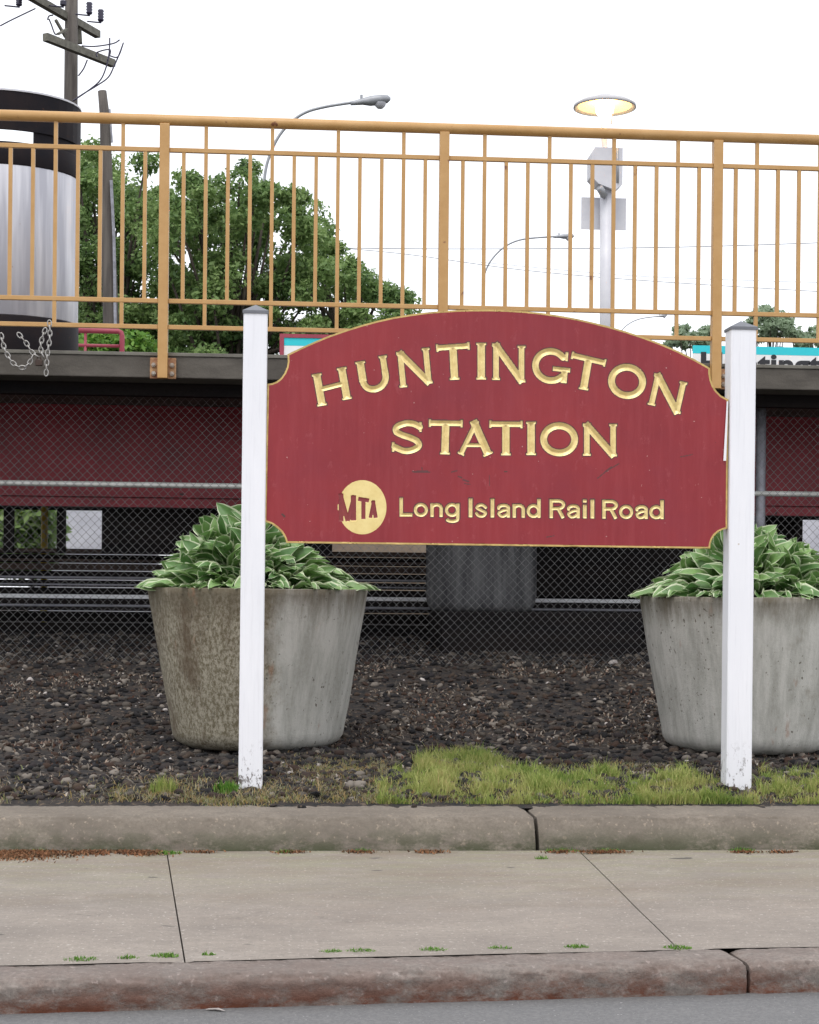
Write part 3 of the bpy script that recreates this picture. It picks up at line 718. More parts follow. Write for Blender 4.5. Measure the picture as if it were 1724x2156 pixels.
# Long Island Rail Road
def small(ch, x0, x1_, fld=letd, hw=3.5):
    by = 1087.5 + (x0 - 841) * (5.5 / 556); H = 39.5; W = x1_ - x0; xh = 28.5
    def T(p): return (x0 + p[0], by - p[1])
    def st_(p, q, h_=hw): seg_field(fld, T(p), T(q), h_, True)
    def cu(pts, h_=hw * .92):
        pts = [T(p) for p in pts]
        for a_, b_ in zip(pts, pts[1:]): seg_field(fld, a_, b_, h_, False)
    h = hw
    if ch == 'L': st_((h, 0), (h, H)); st_((0, h), (W, h))
    elif ch in 'Il': st_((W / 2, 0), (W / 2, H), h * 1.1)
    elif ch == 'i': st_((W / 2, 0), (W / 2, xh), h * 1.1); st_((W / 2, H - 6), (W / 2, H), h * 1.1)
    elif ch == 'o': cu(ell(W / 2, xh / 2, W / 2 - h, xh / 2 - h + .5, 0, 360, 30))
    elif ch == 'n':
        st_((h, 0), (h, xh)); cu([(h, xh - 9)] + ell(W / 2, xh - 11, W / 2 - h, 11 - h + .5, 180, 0, 14)); st_((W - h, 0), (W - h, xh - 10))
    elif ch == 'd':
        st_((W - h, 0), (W - h, H)); cu(ell(W / 2 - .5, xh / 2, W / 2 - h, xh / 2 - h + .5, 0, 360, 26))
    elif ch == 'g':
        cu(ell(W / 2 - .5, xh / 2 + .5, W / 2 - h, xh / 2 - h + .5, 0, 360, 26)); st_((W - h, -2), (W - h, xh))
        cu([(W - h, 0), (W - h, -3)] + ell(W / 2, -4, W / 2 - h, 5, 0, -150, 12))
    elif ch == 'a':
        cu([(h + .5, xh - 9.5)] + ell(W / 2, xh - 9, W / 2 - h, 9 - h + .5, 165, 0, 12)); st_((W - h - .5, 0), (W - h - .5, xh - 8))
        cu(catmull([(W - h - 1, xh * .58), (W * .45, xh * .52), (h + .5, xh * .33), (W * .32, h - .8), (W * .6, h + .5), (W - h - 1, xh * .34)]), hw * .8)
    elif ch == 's':
        cu(catmull([(W - h, xh * .72), (W * .62, xh - h + .5), (W * .3, xh - h), (h + .3, xh * .7), (W * .45, xh * .53), (W - h - .5, xh * .34), (W * .68, h - .3), (W * .3, h - .4), (h - .5, xh * .30)]), hw * .85)
    elif ch == 'R':
        st_((h, 0), (h, H)); cu([(h, H - h)] + [(W * .5, H - h)] + ell(W * .55, H - h - 8, W * .45 - h + 1, 8, 90, -90, 12) + [(h, H - h - 16)]); st_((W * .55, H - h - 15), (W - h, 0), h)
for word in [[('L', 841, 868), ('o', 871, 901), ('n', 906, 932), ('g', 937, 967)],
             [('I', 985, 996), ('s', 1000, 1026), ('l', 1031, 1042), ('a', 1046, 1074), ('n', 1079, 1105), ('d', 1109, 1138)],
             [('R', 1157, 1189), ('a', 1193, 1221), ('i', 1226, 1236), ('l', 1242, 1252)], [('R', 1268, 1300), ('o', 1303, 1333), ('a', 1337, 1364), ('d', 1367, 1397)]]:
    for ch, xa, xb in word: small(ch, xa, xb)
# logo: disc minus the three letters
for hw, pq in [(5.0, ((718, 1039), (718, 1098))), (5.6, ((744, 1043), (744, 1096))), (4.6, ((716, 1039), (732, 1097))), (4.2, ((746, 1043), (732, 1097))),
               (4.3, ((754, 1050.5), (777, 1054))), (4.4, ((765, 1050), (765, 1093))), (3.6, ((787, 1054), (779.5, 1090.5))), (4.2, ((785, 1054), (791, 1090.5))), (2.4, ((781, 1080), (791, 1080)))]:
    seg_field(logod, pq[0], pq[1], hw, True)
disc = (1 - np.hypot((XX - 762.5) / 51.0, (YY - 1068) / 57.0)) * 54
# chips and scratches
for hw, a_, b_ in [(2.3, (873, 993.5), (899, 993)), (1.2, (868, 993), (905, 994)), (1.3, (950, 994), (962, 991)), (1.6, (965, 1003), (972, 1006)), (1.8, (975, 1010), (986, 1014)), (1.1, (978, 1018), (990, 1020)),
                   (1.2, (1258, 1007), (1276, 992)), (2.0, (1276, 992), (1287, 984)), (1.2, (1280, 990), (1303, 976)), (1.0, (1030, 1001), (1030, 1022)), (1.0, (1432, 962), (1458, 957)), (1.6, (1062, 993), (1067, 993)),
                   (2.2, (594, 1083), (599, 1087)), (1.0, (1150, 1131), (1166, 1128)), (1.0, (888, 984), (889, 990))]:
    seg_field(markd, a_, b_, hw, False)
# signed distance to the outline (positive inside)
inside = np.zeros(XX.shape, bool); bd = np.full(XX.shape, 1e9)
for i in range(len(Q)):
    (xa, ya), (xb, yb) = Q[i], Q[(i + 1) % len(Q)]
    c_ = ((ya > YY) != (yb > YY)); 
    if ya != yb: inside ^= c_ & (XX < (xb - xa) * (YY - ya) / (yb - ya) + xa)
    dx, dy = xb - xa, yb - ya; L2 = dx * dx + dy * dy
    t = np.clip(((XX - xa) * dx + (YY - ya) * dy) / L2, 0, 1)
    bd = np.minimum(bd, np.hypot(XX - xa - t * dx, YY - ya - t * dy))
bd = np.where(inside, bd, -bd)
VX, VY = XX.copy(), YY.copy()
def snap(f, off=0.0):
    global VX, VY
    g = f - off; gy_, gx_ = np.gradient(g, STEP); m2 = np.maximum(np.hypot(gx_, gy_), .3)
    k = (np.abs(g) < .62 * STEP)
    VX = np.where(k, XX - g * gx_ / m2 ** 2, VX); VY = np.where(k, YY - g * gy_ / m2 ** 2, VY)
snap(bd); snap(bd, 3.6); 
dl = np.minimum(disc, -logod)
snap(dl); snap(letd)
depth = np.clip(letd, 0, None) * .68
depth = np.maximum(depth, np.clip(np.minimum(logod, disc + 8), 0, 1.8) * .6)
W3 = Parr(VX.ravel(), VY.ravel(), YS)
W3[:, 1] += depth.ravel() / 527.0
nyg, nxg = XX.shape
idx = np.arange(nyg * nxg).reshape(nyg, nxg)
FQ = np.stack([idx[:-1, :-1], idx[1:, :-1], idx[1:, 1:], idx[:-1, 1:]], -1).reshape(-1, 4)
def cellmean(f): return ((f[:-1, :-1] + f[1:, :-1] + f[1:, 1:] + f[:-1, 1:]) / 4).ravel()
cb = cellmean(bd); cl = cellmean(letd); cd = cellmean(dl); clo = cellmean(logod); cm = cellmean(markd); cdi = cellmean(disc)
keep = cb > -.1
cls = np.zeros(len(FQ), int)                      # 0 paint, 1 gold letters, 2 disc, 3 trim, 4 outline with painted edge shade, scratches, 5 logo letter
cls[(cl > -2.1)] = 4; cls[cm > 0] = 4
cls[cl > 0] = 1; cls[cd > 0] = 2; cls[(clo > 0) & (cdi > -6)] = 5; cls[cb < 3.6] = 3
sign = thing('station_sign', 'maroon and gold wooden station sign reading HUNTINGTON STATION hung between two white posts', 'sign', P(1030, 1648, YS + .045))
def sub(name, sel, mats, mi=None):
    Fk = FQ[sel]; u, inv = np.unique(Fk, return_inverse=True)
    return meshnp(name, W3[u], inv.reshape(-1, 4), mats, sign, mi=mi)
sel = keep & ((cls == 0) | (cls == 4))
board = sub('board', sel, ['board', 'darkline'], (cls[sel] == 4).astype(int))
cyy = cellmean(YY)
for ya, yb, lb in ((0, 878, 'arched gold word HUNTINGTON'), (878, 1010, 'straight gold word STATION'), (1010, 2000, 'small gold words Long Island Rail Road')):
    sub('lettering', keep & (cls == 1) & (cyy >= ya) & (cyy < yb), ['gold'])['label'] = lb
sel = keep & ((cls == 2) | (cls == 5)); lg = sub('logo', sel, ['golddisc', 'redcut'], (cls[sel] == 5).astype(int))
sub('gold_trim', keep & (cls == 3), ['trimgold'])
# body of the board behind the carved face
OB = [P(x, y, YS) for x, y in outline]; n_ = len(OB)
bb = MB(); vs = [(p.x, YS, p.z) for p in OB] + [(p.x, YS + .038, p.z) for p in OB]
bb.add(vs, [(i, (i + 1) % n_, n_ + (i + 1) % n_, n_ + i) for i in range(n_)], 1)
bb.add([(p.x, YS + .015, p.z) for p in OB], [tuple(range(n_))], 0); bb.add([(p.x, YS + .038, p.z) for p in OB], [tuple(range(n_ - 1, -1, -1))], 0)
bb.build('board_core', ['board', 'trimgold'], sign)
PW = .094
def post(xt, yt, xb, yb, wpx):
    a_ = P(xt, yt, YS - .02); base = P(xb, yb, YS - .02); x = (a_.x + base.x) / 2; z1 = a_.z; hw = wpx / 527 / 2
    y0 = YS - .02; y1p = y0 + PW
    m_ = MB(); bm = bmesh.new(); N = 40; rng2 = random.Random(int(xt))
    ring = []
    for i in range(N + 1):
        z = zg(x, YS) - .12 + (z1 - zg(x, YS) + .12) * i / N
        w_ = hw + .0006 * noise.noise(Vector((z * 6, xt, 0)))
        c_ = .004
        pts = [(-w_ + c_, y0), (w_ - c_, y0), (w_, y0 + c_), (w_, y1p - c_), (w_ - c_, y1p), (-w_ + c_, y1p), (-w_, y1p - c_), (-w_, y0 + c_)]
        # tilt like the photographed post
        t = (z - base.z) / (a_.z - base.z); xx = base.x + (a_.x - base.x) * t
        ring.append([(xx + px_, py_, z) for px_, py_ in pts])
    vs = [p for r_ in ring for p in r_]
    m_.add(vs, [(i * 8 + k, i * 8 + (k + 1) % 8, (i + 1) * 8 + (k + 1) % 8, (i + 1) * 8 + k) for i in range(N) for k in range(8)])
    m_.add(ring[-1], [tuple(range(8))])
    o = m_.build('post', 'white', sign)
    c = MB(); e = hw + .004; xx = a_.x; ya, yb2 = y0 - .004, y1p + .004
    c.box(xx - e, xx + e, ya, yb2, z1 + .0005, z1 + .012)
    ym = (ya + yb2) / 2
    c.add([(xx - e, ya, z1 + .012), (xx + e, ya, z1 + .012), (xx + e, yb2, z1 + .012), (xx - e, yb2, z1 + .012), (xx, ym, z1 + .042)], [(0, 1, 4), (1, 2, 4), (2, 3, 4), (3, 0, 4)])
    cp = c.build('post_cap', 'cap', o)
post(538, 660, 527, 1648, 50)
post(1566, 694, 1556, 1640, 55)
tp = MB(); a_ = P(1530, 845, YS - .004); b_ = P(1523.5, 970, YS - .012)
tp.add([a_, a_ + Vector((.006, 0, 0)), b_ + Vector((.010, .0, 0)), b_ + Vector((-.001, 0, 0)), a_ + Vector((0, .002, 0)), a_ + Vector((.006, .002, 0)), b_ + Vector((.010, .002, 0)), b_ + Vector((-.001, .002, 0))],
       [(0, 1, 2, 3), (7, 6, 5, 4), (0, 3, 7, 4), (1, 5, 6, 2), (3, 2, 6, 7), (0, 4, 5, 1)])
tp.build('peeling_strip', 'white', sign)

# ================================================================== PLANTERS
def planter(cx_px, rim_y, base_y, rim_px, base_px, Yc, mat, label):
    sc = F / Yc; c = P(cx_px, rim_y, Yc); R = rim_px / 2 / sc; rb2 = base_px / 2 / sc
    zb = P(cx_px, base_y, Yc - rb2).z; H = c.z - zb
    t = thing('planter', label, 'planter', (c.x, Yc, zb), 'round concrete planters')
    prof = []
    for i in range(29):
        u = i / 28; r_ = rb2 + (R - rb2) * u
        if u < .07: r_ -= (.07 - u) ** 2 * 12 * .9
        prof.append((r_, H * u))
    prof += [(R - .006, H + .004), (R - .045, H + .003), (R - .052, H - .01), (R - .055, H - .06)]
    m_ = MB(); m_.add([(0, 0, 0)], []); m_.lathe([(0.02, 0)] + prof, (0, 0, 0), 96)
    vs = []
    for (x, y, z) in m_.v:
        d = .006 * noise.noise(Vector((x * 3, y * 3 + cx_px, z * 3))) + .002 * noise.noise(Vector((x * 15, y * 15, z * 15)))
        L = math.hypot(x, y) or 1; vs.append((x + x / L * d, y + y / L * d, z + d * .6))
    m_.v = vs
    body = m_.build('shell', mat, None, True); body.parent = t
    sm = MB(); sm.lathe([(R - .05, H - .045), (R * .5, H - .03), (.001, H - .02)], (0, 0, 0), 48)
    so = sm.build('soil', 'plsoil'); so.parent = t
    return t, Vector((c.x, Yc, c.z)), R
pl1, c1, R1 = planter(545, 1241, 1584, 461, 348, 8.12, 'planterA', 'round grey concrete planter with brown lichen on its left half, behind the left white post')
pl2, c2, R2 = planter(1583, 1259, 1592, 478, 368, 8.08, 'planterB', 'round pale grey concrete planter cut by the right frame edge, behind the right white post')

def hosta(c, prof, N, label, seedn, lean=0.0, yscale=.9):
    """prof: outline of the mound: list of (angle fraction, left radius, right radius, height)"""
    r_ = random.Random(seedn); V = []; Fc = []; E = []
    nu, nv = 8, 4
    def surf(az_, s):          # s 0 top .. 1 rim
        RL, RR, H, ex = prof
        R = (RR if math.cos(az_) > 0 else RL)
        R = R * abs(math.cos(az_)) + yscale * .5 * (RL + RR) * (1 - abs(math.cos(az_)))
        rad = R * s ** ex[0]; z = H * (1 - s ** ex[1])
        return Vector((rad * math.cos(az_) + lean * (1 - s), rad * math.sin(az_) * 1.0, z))
    for i in range(N):
        az_ = r_.uniform(0, 2 * PI); s = .08 + 1.0 * r_.random() ** .62
        k = r_.choice((1.0, 1.0, .88, .76))
        tip = surf(az_, s); s0 = max(0, s - r_.uniform(.34, .5)); base = surf(az_ + r_.uniform(-.3, .3), s0)
        if s < .3: base = Vector((tip.x * .3 + lean * .7, tip.y * .3, tip.z - .15))
        tip = Vector((tip.x * k, tip.y * k, tip.z * k)); base = Vector((base.x * k * .9, base.y * k * .9, base.z * k * .93))
        d = tip - base; L = r_.uniform(.12, .25)
        lift = 1.15 * max(0, 1 - s) + .10
        d = (Vector((math.cos(az_ + r_.uniform(-.45, .45)), math.sin(az_ + r_.uniform(-.45, .45)), lift + r_.uniform(-.22, .25)))).normalized()
        if s > .8: d = (d * Vector((1, 1, .3))).normalized()
        tip.z = max(tip.z, .035)
        base = tip - d * L; W = L * r_.uniform(.14, .22)
        out = Vector((math.cos(az_), math.sin(az_), .9)).normalized()
        side = d.cross(out).normalized(); nrm = side.cross(d).normalized()
        tw = r_.uniform(-.45, .45); side = (side * math.cos(tw) + nrm * math.sin(tw)).normalized(); nrm = side.cross(d).normalized()
        o = len(V); arch = r_.uniform(.04, .12); fold = r_.uniform(.2, .55); wav = r_.uniform(0, 6)
        for a_ in range(nu + 1):
            u = a_ / nu; ww = W * (math.sin(PI * min(1, u * .93 + .05)) ** .75) * (1 - .35 * u) * 1.25 + .002
            if u == 1: ww = .0005
            for b_ in range(-nv, nv + 1):
                v = b_ / nv
                p = base + d * L * u + nrm * (arch * L * math.sin(PI * u * .9) - (.45 if s < .75 else .1) * L * max(0, u - .5) ** 1.5) + side * ww * v + nrm * (abs(v) * ww * fold + .006 * math.sin(u * 11 + wav + v) * abs(v))
                V.append((c.x + p.x, c.y + p.y, c.z + p.z)); E.append(max(abs(v), (u - .8) * 4 if u > .8 else 0))
        w1 = 2 * nv + 1
        for a_ in range(nu):
            for b_ in range(2 * nv):
                q = o + a_ * w1 + b_; Fc.append((q, q + 1, q + w1 + 1, q + w1))
        # leaf stalk
        o = len(V); q0 = Vector((base.x * .25, base.y * .25, max(-.03, base.z * .2 - .03))); sd_ = side * .003
        for p in (q0 - sd_, q0 + sd_, base + sd_, base - sd_): V.append((c.x + p.x, c.y + p.y, c.z + p.z)); E.append(0)
        Fc.append((o, o + 1, o + 2, o + 3))
    t = thing('hosta_plant', label, 'plant', (c.x, c.y, c.z - .03), 'hosta plants in the planters')
    me = bpy.data.meshes.new('leaves'); me.from_pydata(V, [], Fc); me.materials.append(MAT['hosta'])
    at_ = me.attributes.new('edge', 'FLOAT', 'POINT'); at_.data.foreach_set('value', E); me.shade_smooth()
    link('leaves', me, t)
hosta(Vector((c1.x, c1.y, c1.z - .03)), (R1 * 1.10, R1 * 1.03, .47, (.80, 1.12)), 620, 'leafy green hosta with cream leaf edges in the lichened left planter', 11, lean=-.13)
hosta(Vector((c2.x, c2.y, c2.z - .03)), (R2 * 1.08, R2 * 1.08, .43, (.80, 1.25)), 600, 'leafy green hosta with cream leaf edges in the right planter at the frame edge', 12, lean=.0)

# ================================================================== PLATFORM
YP = 9.90; YR = 9.84
zdt = P(201, 739.5, YP).z; zdb = P(201, 793, YP).z
plat = thing('station_platform', 'raised concrete station platform edge on maroon girders behind the fence', 'platform', (0, YP, .6))
m_ = MB(); m_.box(-9, 10, YP, 17.0, zdb, zdt - .022, bev=.006); m_.build('deck', 'deck', plat)
m_ = MB(); m_.box(-9, 10, YP - .008, 17.05, zdt - .021, zdt, bev=.004); m_.build('deck_lip', 'decklip', plat)
YG = 11.4
def zy(y, Y, x=300): return P(x, y, Y).z
m_ = MB(); zt = zdb - .002
z1g = zy(1046, YG); z2g = zy(1068, YG)
m_.box(-9, 10, YG, YG + .02, z1g, zt); m_.box(-9, 10, YG - .05, YG + .10, z1g - .004, z1g + .010)
m_.box(-9, 10, YG - .012, YG + .09, z2g, z1g - .006)
m_.build('girder', 'maroon', plat)
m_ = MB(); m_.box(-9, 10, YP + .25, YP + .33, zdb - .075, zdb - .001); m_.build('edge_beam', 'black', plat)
YT = 12.2; zl = zy(1157, YT)
def column(xa, xb, Y, mat='black', dz=0):
    a_ = P(xa, 1120, Y).x; b_ = P(xb, 1120, Y).x
    m_ = MB(); m_.box(a_, b_, Y, Y + .14, zl - .04, z2g - .003 + dz, bev=.004)
    return m_.build('column', mat, plat)
for xa, xb in ((7, 24), (119, 134), (214, 246), (1676, 1690)): column(xa, xb, 11.62)
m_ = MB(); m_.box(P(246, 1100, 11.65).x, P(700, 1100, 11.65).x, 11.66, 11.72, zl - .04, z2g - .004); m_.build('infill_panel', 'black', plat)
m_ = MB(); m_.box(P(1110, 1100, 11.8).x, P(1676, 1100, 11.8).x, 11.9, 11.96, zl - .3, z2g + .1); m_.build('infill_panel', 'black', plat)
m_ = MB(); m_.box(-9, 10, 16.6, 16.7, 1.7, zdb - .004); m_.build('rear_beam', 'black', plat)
# concrete pier
cp = P(1012, 1290, 11.3); rr = 117 / (F / 11.3)
m_ = MB(); zt2 = zdb - .003; zbt = zy(1287, 11.3 - rr, 1012)
m_.lathe([(.01, zbt - .0), (rr * .90, zbt), (rr * .97, zbt + .04), (rr, zbt + .10), (rr, zt2)], (cp.x, 11.3, 0), 56)
m_.build('pier', 'pier', plat, True)
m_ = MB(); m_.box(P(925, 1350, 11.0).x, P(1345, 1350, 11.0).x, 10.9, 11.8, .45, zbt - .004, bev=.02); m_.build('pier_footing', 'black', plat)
# timber wall behind, horizontal courses
tw = thing('timber_wall', 'low wall of black creosoted timbers below the platform', 'wall', (0, YT, .5))
zc = .50; yv = [1345, 1312, 1288]
cz = [.55] + [zy(y, YT) for y in (1312, 1288, 1262, 1238, 1222, 1203, 1187, 1168)] + [zl]
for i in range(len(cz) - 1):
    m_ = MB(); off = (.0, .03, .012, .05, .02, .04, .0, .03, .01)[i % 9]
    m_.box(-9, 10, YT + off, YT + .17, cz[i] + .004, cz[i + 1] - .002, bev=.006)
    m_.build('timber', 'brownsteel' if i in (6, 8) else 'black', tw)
def pipe(y, Y, r, mat, name, label, cat, x0=-9, x1_=10, grp=None):
    z = zy(y, Y); m_ = MB(); m_.tube([(x0, Y, z), (x1_, Y, z)], r, 10)
    return tag(m_.build(name, mat, smooth=True), label, cat, grp)
def rail(y, Y, label, mat='rail', x0=-9, x1_=10, s=1.0):
    z = zy(y, Y); t = thing('running_rail', label, 'rail', (0, Y, z - .1), 'steel rails below the platform')
    m_ = MB(); m_.box(x0, x1_, Y - .022 * s, Y + .022 * s, z - .014 * s, z + .006 * s, bev=.003); m_.build('rail_head', mat, t)
    m_ = MB(); m_.box(x0, x1_, Y - .006, Y + .006, z - .06 * s, z - .0145 * s); m_.box(x0, x1_, Y - .05 * s, Y + .05 * s, z - .072 * s, z - .0602 * s); m_.build('rail_web', 'black', t)
    return t
rail(1255, 11.95, 'bright worn steel rail, the shiniest of the dark horizontal lines', s=1.35)
pipe(1276, 11.85, .009, 'dimrail', 'conduit', 'dull grey conduit just under the bright steel rail', 'pipe', grp='conduits below the platform')
pipe(1217, 12.0, .008, 'dimrail', 'conduit', 'dull grey conduit just above the bright steel rail', 'pipe', grp='conduits below the platform')
pipe(1181, 12.05, .010, 'brownsteel', 'conduit', 'rusty brown conduit below the openings under the platform', 'pipe', grp='conduits below the platform')
pipe(1232, 11.98, .006, 'dimrail', 'conduit', 'thin grey conduit touching the top of the bright rail', 'pipe', grp='conduits below the platform')
pipe(1161, 12.1, .014, 'brownsteel', 'conduit', 'thick rusty pipe along the top of the black timber wall', 'pipe', grp='conduits below the platform')
# things seen through the openings
def slab(name, xa, xb, ya, yb, Y, th, mat, label, cat):
    a_ = P(xa, yb, Y); b_ = P(xb, ya, Y); m_ = MB(); m_.box(a_.x, b_.x, Y, Y + th, .6, b_.z, bev=.01)
    return tag(m_.build(name, mat), label, cat)
slab('rendered_wall', 60, 330, 1010, 1165, 20, .3, 'palewall', 'pale lavender grey wall seen through the opening under the platform', 'wall')
slab('rendered_wall', 1660, 1900, 1010, 1165, 21, .3, 'palewall', 'pale wall seen under the platform at the right frame edge', 'wall')
slab('rendered_wall', 640, 960, 1080, 1215, 19, .3, 'tanwall', 'tan wall seen under the sign between the left planter and the pier', 'wall')
pt = MB(); a_ = P(93.5, 1120, 13.5); pt.tube([(a_.x, 13.5, .6), (a_.x, 13.5, 2.1)], .026, 14); tag(pt.build('yellow_post', 'yellow', smooth=True), 'thin yellow post seen through the opening under the platform', 'post')

# ================================================================== RAILING
rl = thing('railing', 'ochre steel railing with thin pickets on the platform edge', 'railing', (0, YR, zdt))
XP = [P(345, 500, YR).x, P(933.5, 500, YR).x, P(1509, 500, YR).x]
bay = (XP[2] - XP[0]) / 2
posts = [XP[0] - 2 * bay, XP[0] - bay, XP[0], XP[1], XP[2], XP[2] + bay]
zr = [P(345, y, YR).z for y in (253, 316, 634, 689)]
m_ = MB(); m_.tube([(posts[0], YR, zr[0]), (posts[-1], YR, zr[0])], .031, 16); m_.build('top_rail', 'orange', rl, True)
pbot = P(345, 797, YR).z; PWD = .028
for i, x in enumerate(posts):
    m_ = MB(); m_.box(x - PWD, x + PWD, YR - PWD, YR + PWD, pbot, zr[0] - .024, bev=.003); m_.build('post', 'orange', rl)
    m_ = MB(); m_.box(x - PWD - .046, x + PWD + .046, YR + PWD + .001, YP - .0085, P(345, 796, YR).z, P(345, 752, YR).z, bev=.002); br = m_.build('bracket', 'rustplate', rl)
    for sx_ in (-1, 1):
        for zz in (768, 786):
            m_ = MB(); z = P(345, zz, YR).z; xx = x + sx_ * (PWD + .024)
            pts = [Vector((xx, YR + PWD + .001 - .020, z)), Vector((xx, YR + PWD + .002, z))]
            m_.tube(pts, .014, 6); m_.tube([(xx, YR + PWD - .028, z), (xx, YR + PWD - .0, z)], .007, 8)
            m_.build('bolt', 'bolt', br)
rails_me = {}
for i in range(len(posts) - 1):
    a_, b_ = posts[i], posts[i + 1]
    for k in (1, 2, 3):
        m_ = MB(); m_.box(a_ + PWD + .001, b_ - PWD - .001, YR - .013, YR + .013, zr[k] - .0125, zr[k] + .0125, bev=.002); m_.build('rail', 'orange', rl)
    mid0, mid1 = zr[1] - .0128, zr[2] + .0128
    for k in range(12):
        x = a_ + .109 + (b_ - a_ - .218) * k / 11
        full = k in (1, 4, 7, 10)
        if x < -3.2 or x > 3.7: continue
        m_ = MB(); m_.box(x - .0105, x + .0105, YR - .0105, YR + .0105, mid0, mid1)
        if full:
            m_.box(x - .0105, x + .0105, YR - .0105, YR + .0105, zr[1] + .0128, zr[0] - .028)
            m_.box(x - .0105, x + .0105, YR - .0105, YR + .0105, zr[3] + .0128, zr[2] - .0128)
        m_.build('picket', 'orange', rl)
# chains on the railing
def chain_obj(pts, label, r=.0052, ln=.021):
    pts = [Vector(p) for p in pts]; m_ = MB()
    seg = [(b_ - a_).length for a_, b_ in zip(pts, pts[1:])]; tot = sum(seg); n = int(tot / (ln * 1.25)); acc = 0
    def at(s):
        for a_, b_, L in zip(pts, pts[1:], seg):
            if s <= L: return a_.lerp(b_, s / L), (b_ - a_).normalized()
            s -= L
        return pts[-1], (pts[-1] - pts[-2]).normalized()
    for i in range(n):
        p, d = at(tot * (i + .5) / n)
        a_ = Vector((0, 1, 0)); s_ = d.cross(a_).normalized(); 
        if i % 2: s_ = d.cross(s_).normalized()
        loop = [p + d * ln * .95 * math.sin(t) + s_ * .0115 * math.cos(t) for t in [2 * PI * k / 10 for k in range(10)]]
        m_.tube(loop, r * .72, 6, closed=True)
    return tag(m_.build('chain', 'chain', smooth=True), label, 'chain', 'chains hanging from the platform railing')
YC = YR - .07
def cur(pp, n=8): return [P(x, y, YC) for x, y in catmull(pp, n)]
chain_obj(cur([(2, 703), (10, 735), (28, 765), (48, 774), (62, 764), (70, 748)]), 'galvanised chain drooping in a loop at the left frame edge')
chain_obj(cur([(38, 702), (55, 722), (68, 742), (82, 752)]), 'short slanting chain between the loop and the hanging chain')
chain_obj(cur([(104, 676), (105, 710), (100, 745), (97, 790)]), 'chain hanging straight down from the lower railing bar')
chain_obj(cur([(96, 692), (88, 715), (86, 735), (92, 752)]), 'short chain curling beside the straight hanging chain')
m_ = MB(); p = P(82, 762, YC); m_.box(p.x - .02, p.x + .02, YC - .012, YC + .012, p.z - .022, p.z + .012, bev=.004)
m_.tube([p + Vector((.011 * math.cos(t), 0, .012 + .018 * math.sin(t))) for t in [PI * k / 8 for k in range(9)]], .0035, 6)
tag(m_.build('padlock', 'brownsteel'), 'rusty padlock joining the chains on the platform edge', 'padlock')

# ================================================================== CHAIN LINK FENCE
YF = 10.34
fc = thing('chain_link_fence', 'galvanised chain link fence between the planters and the platform', 'fence', (0, YF, .5))
ztop = P(0, 818, YF).z; zmid = P(0, 1016, YF).z; zfb = .50
m_ = MB(); m_.tube([(-6, YF + .03, ztop), (7, YF + .03, ztop)], .0125, 10); m_.build('top_rail', 'dimrail', fc, True)
m_ = MB(); m_.tube([(-6, YF + .03, zmid), (7, YF + .03, zmid)], .017, 10); m_.build('middle_rail', 'galv', fc, True)
for xx in (P(1606, 1000, YF).x, P(1606, 1000, YF).x - 2.9, P(1606, 1000, YF).x - 5.8):
    m_ = MB(); m_.tube([(xx, YF + .05, .4), (xx, YF + .05, ztop + .02)], .030, 14); m_.lathe([(.034, 0), (.032, .02), (.001, .034)], (xx, YF + .05, ztop + .02), 14); m_.build('post', 'dimrail', fc, True)
pitch = .0252; hh = .0262; wr = .0016
xs = np.arange(-3.4, 4.2, pitch); nz = int((ztop + .02 - zfb) / hh)
zz = zfb + np.arange(nz + 1) * hh
Vf = []; Ff = []; off = 0
for i, x in enumerate(xs):
    k = np.arange(nz + 1); px_ = x + np.where((k + i) % 2 == 0, -.5, .5) * (pitch * 1.10); py_ = YF + np.where((k + i) % 2 == 0, -.0022, .0022)
    px_ = px_ + .003 * np.sin(zz * 5 + x * 1.7) 
    py_ = py_ + .012 * np.sin(x * 1.1 + zz * 1.7)
    c_ = np.stack([px_, py_, zz], 1)
    for a_, b_ in ((-wr, 0), (0, -wr), (wr, 0), (0, wr)): Vf.append(c_ + np.array([a_, b_, 0]))
    n1 = nz + 1
    for q in range(4):
        q2 = (q + 1) % 4; a0 = off + q * n1; b0 = off + q2 * n1; j = np.arange(nz)
        Ff.append(np.stack([a0 + j, b0 + j, b0 + j + 1, a0 + j + 1], 1))
    off += 4 * n1
meshnp('mesh_fabric', np.concatenate(Vf), np.concatenate(Ff), ['wire'], fc)
# tie at top rail
m_ = MB(); p = P(219, 822, YF - .01)
for k in (-1, 1): m_.tube([p + Vector((k * .006, 0, .03)), p + Vector((-k * .008, -.01, 0)), p + Vector((k * .010, 0, -.03))], .003, 5)
m_.build('wire_tie', 'galv', fc)

# ================================================================== BIG DRUM ON THE PLATFORM
YD = 11.4; cD = P(2, 500, YD); rD = 160 / (F / YD)
dr = thing('metal_drum', 'large round galvanised drum with black top hood and black base band behind the railing', 'drum', (cD.x, YD, zdt))
def zD(y): return P(160, y, YD).z - cD.z * 0
ay = .85
def ring(name, z0, z1_, r0, mat, extra=None):
    m_ = MB(); prof = extra or [(r0 - .02, z0), (r0 - .002, z0 + .0), (r0, z0 + .004), (r0, z1_ - .004), (r0 - .002, z1_), (r0 - .02, z1_)]
    m_.lathe(prof, (cD.x, YD, 0), 72, 0, 1, ay); return m_.build(name, mat, dr, True)
zA, zB, zC, zE, zF_, zH = zD(734), zD(686), zD(382), zD(336), zD(312), zD(234)
ring('base_band', zdt + .002, zB - .002, rD, 'blackpaint')
ring('body', zB, zC, rD - .004, 'galvsheet')
ring('upper_band', zC + .001, zE, rD, 'blackpaint')
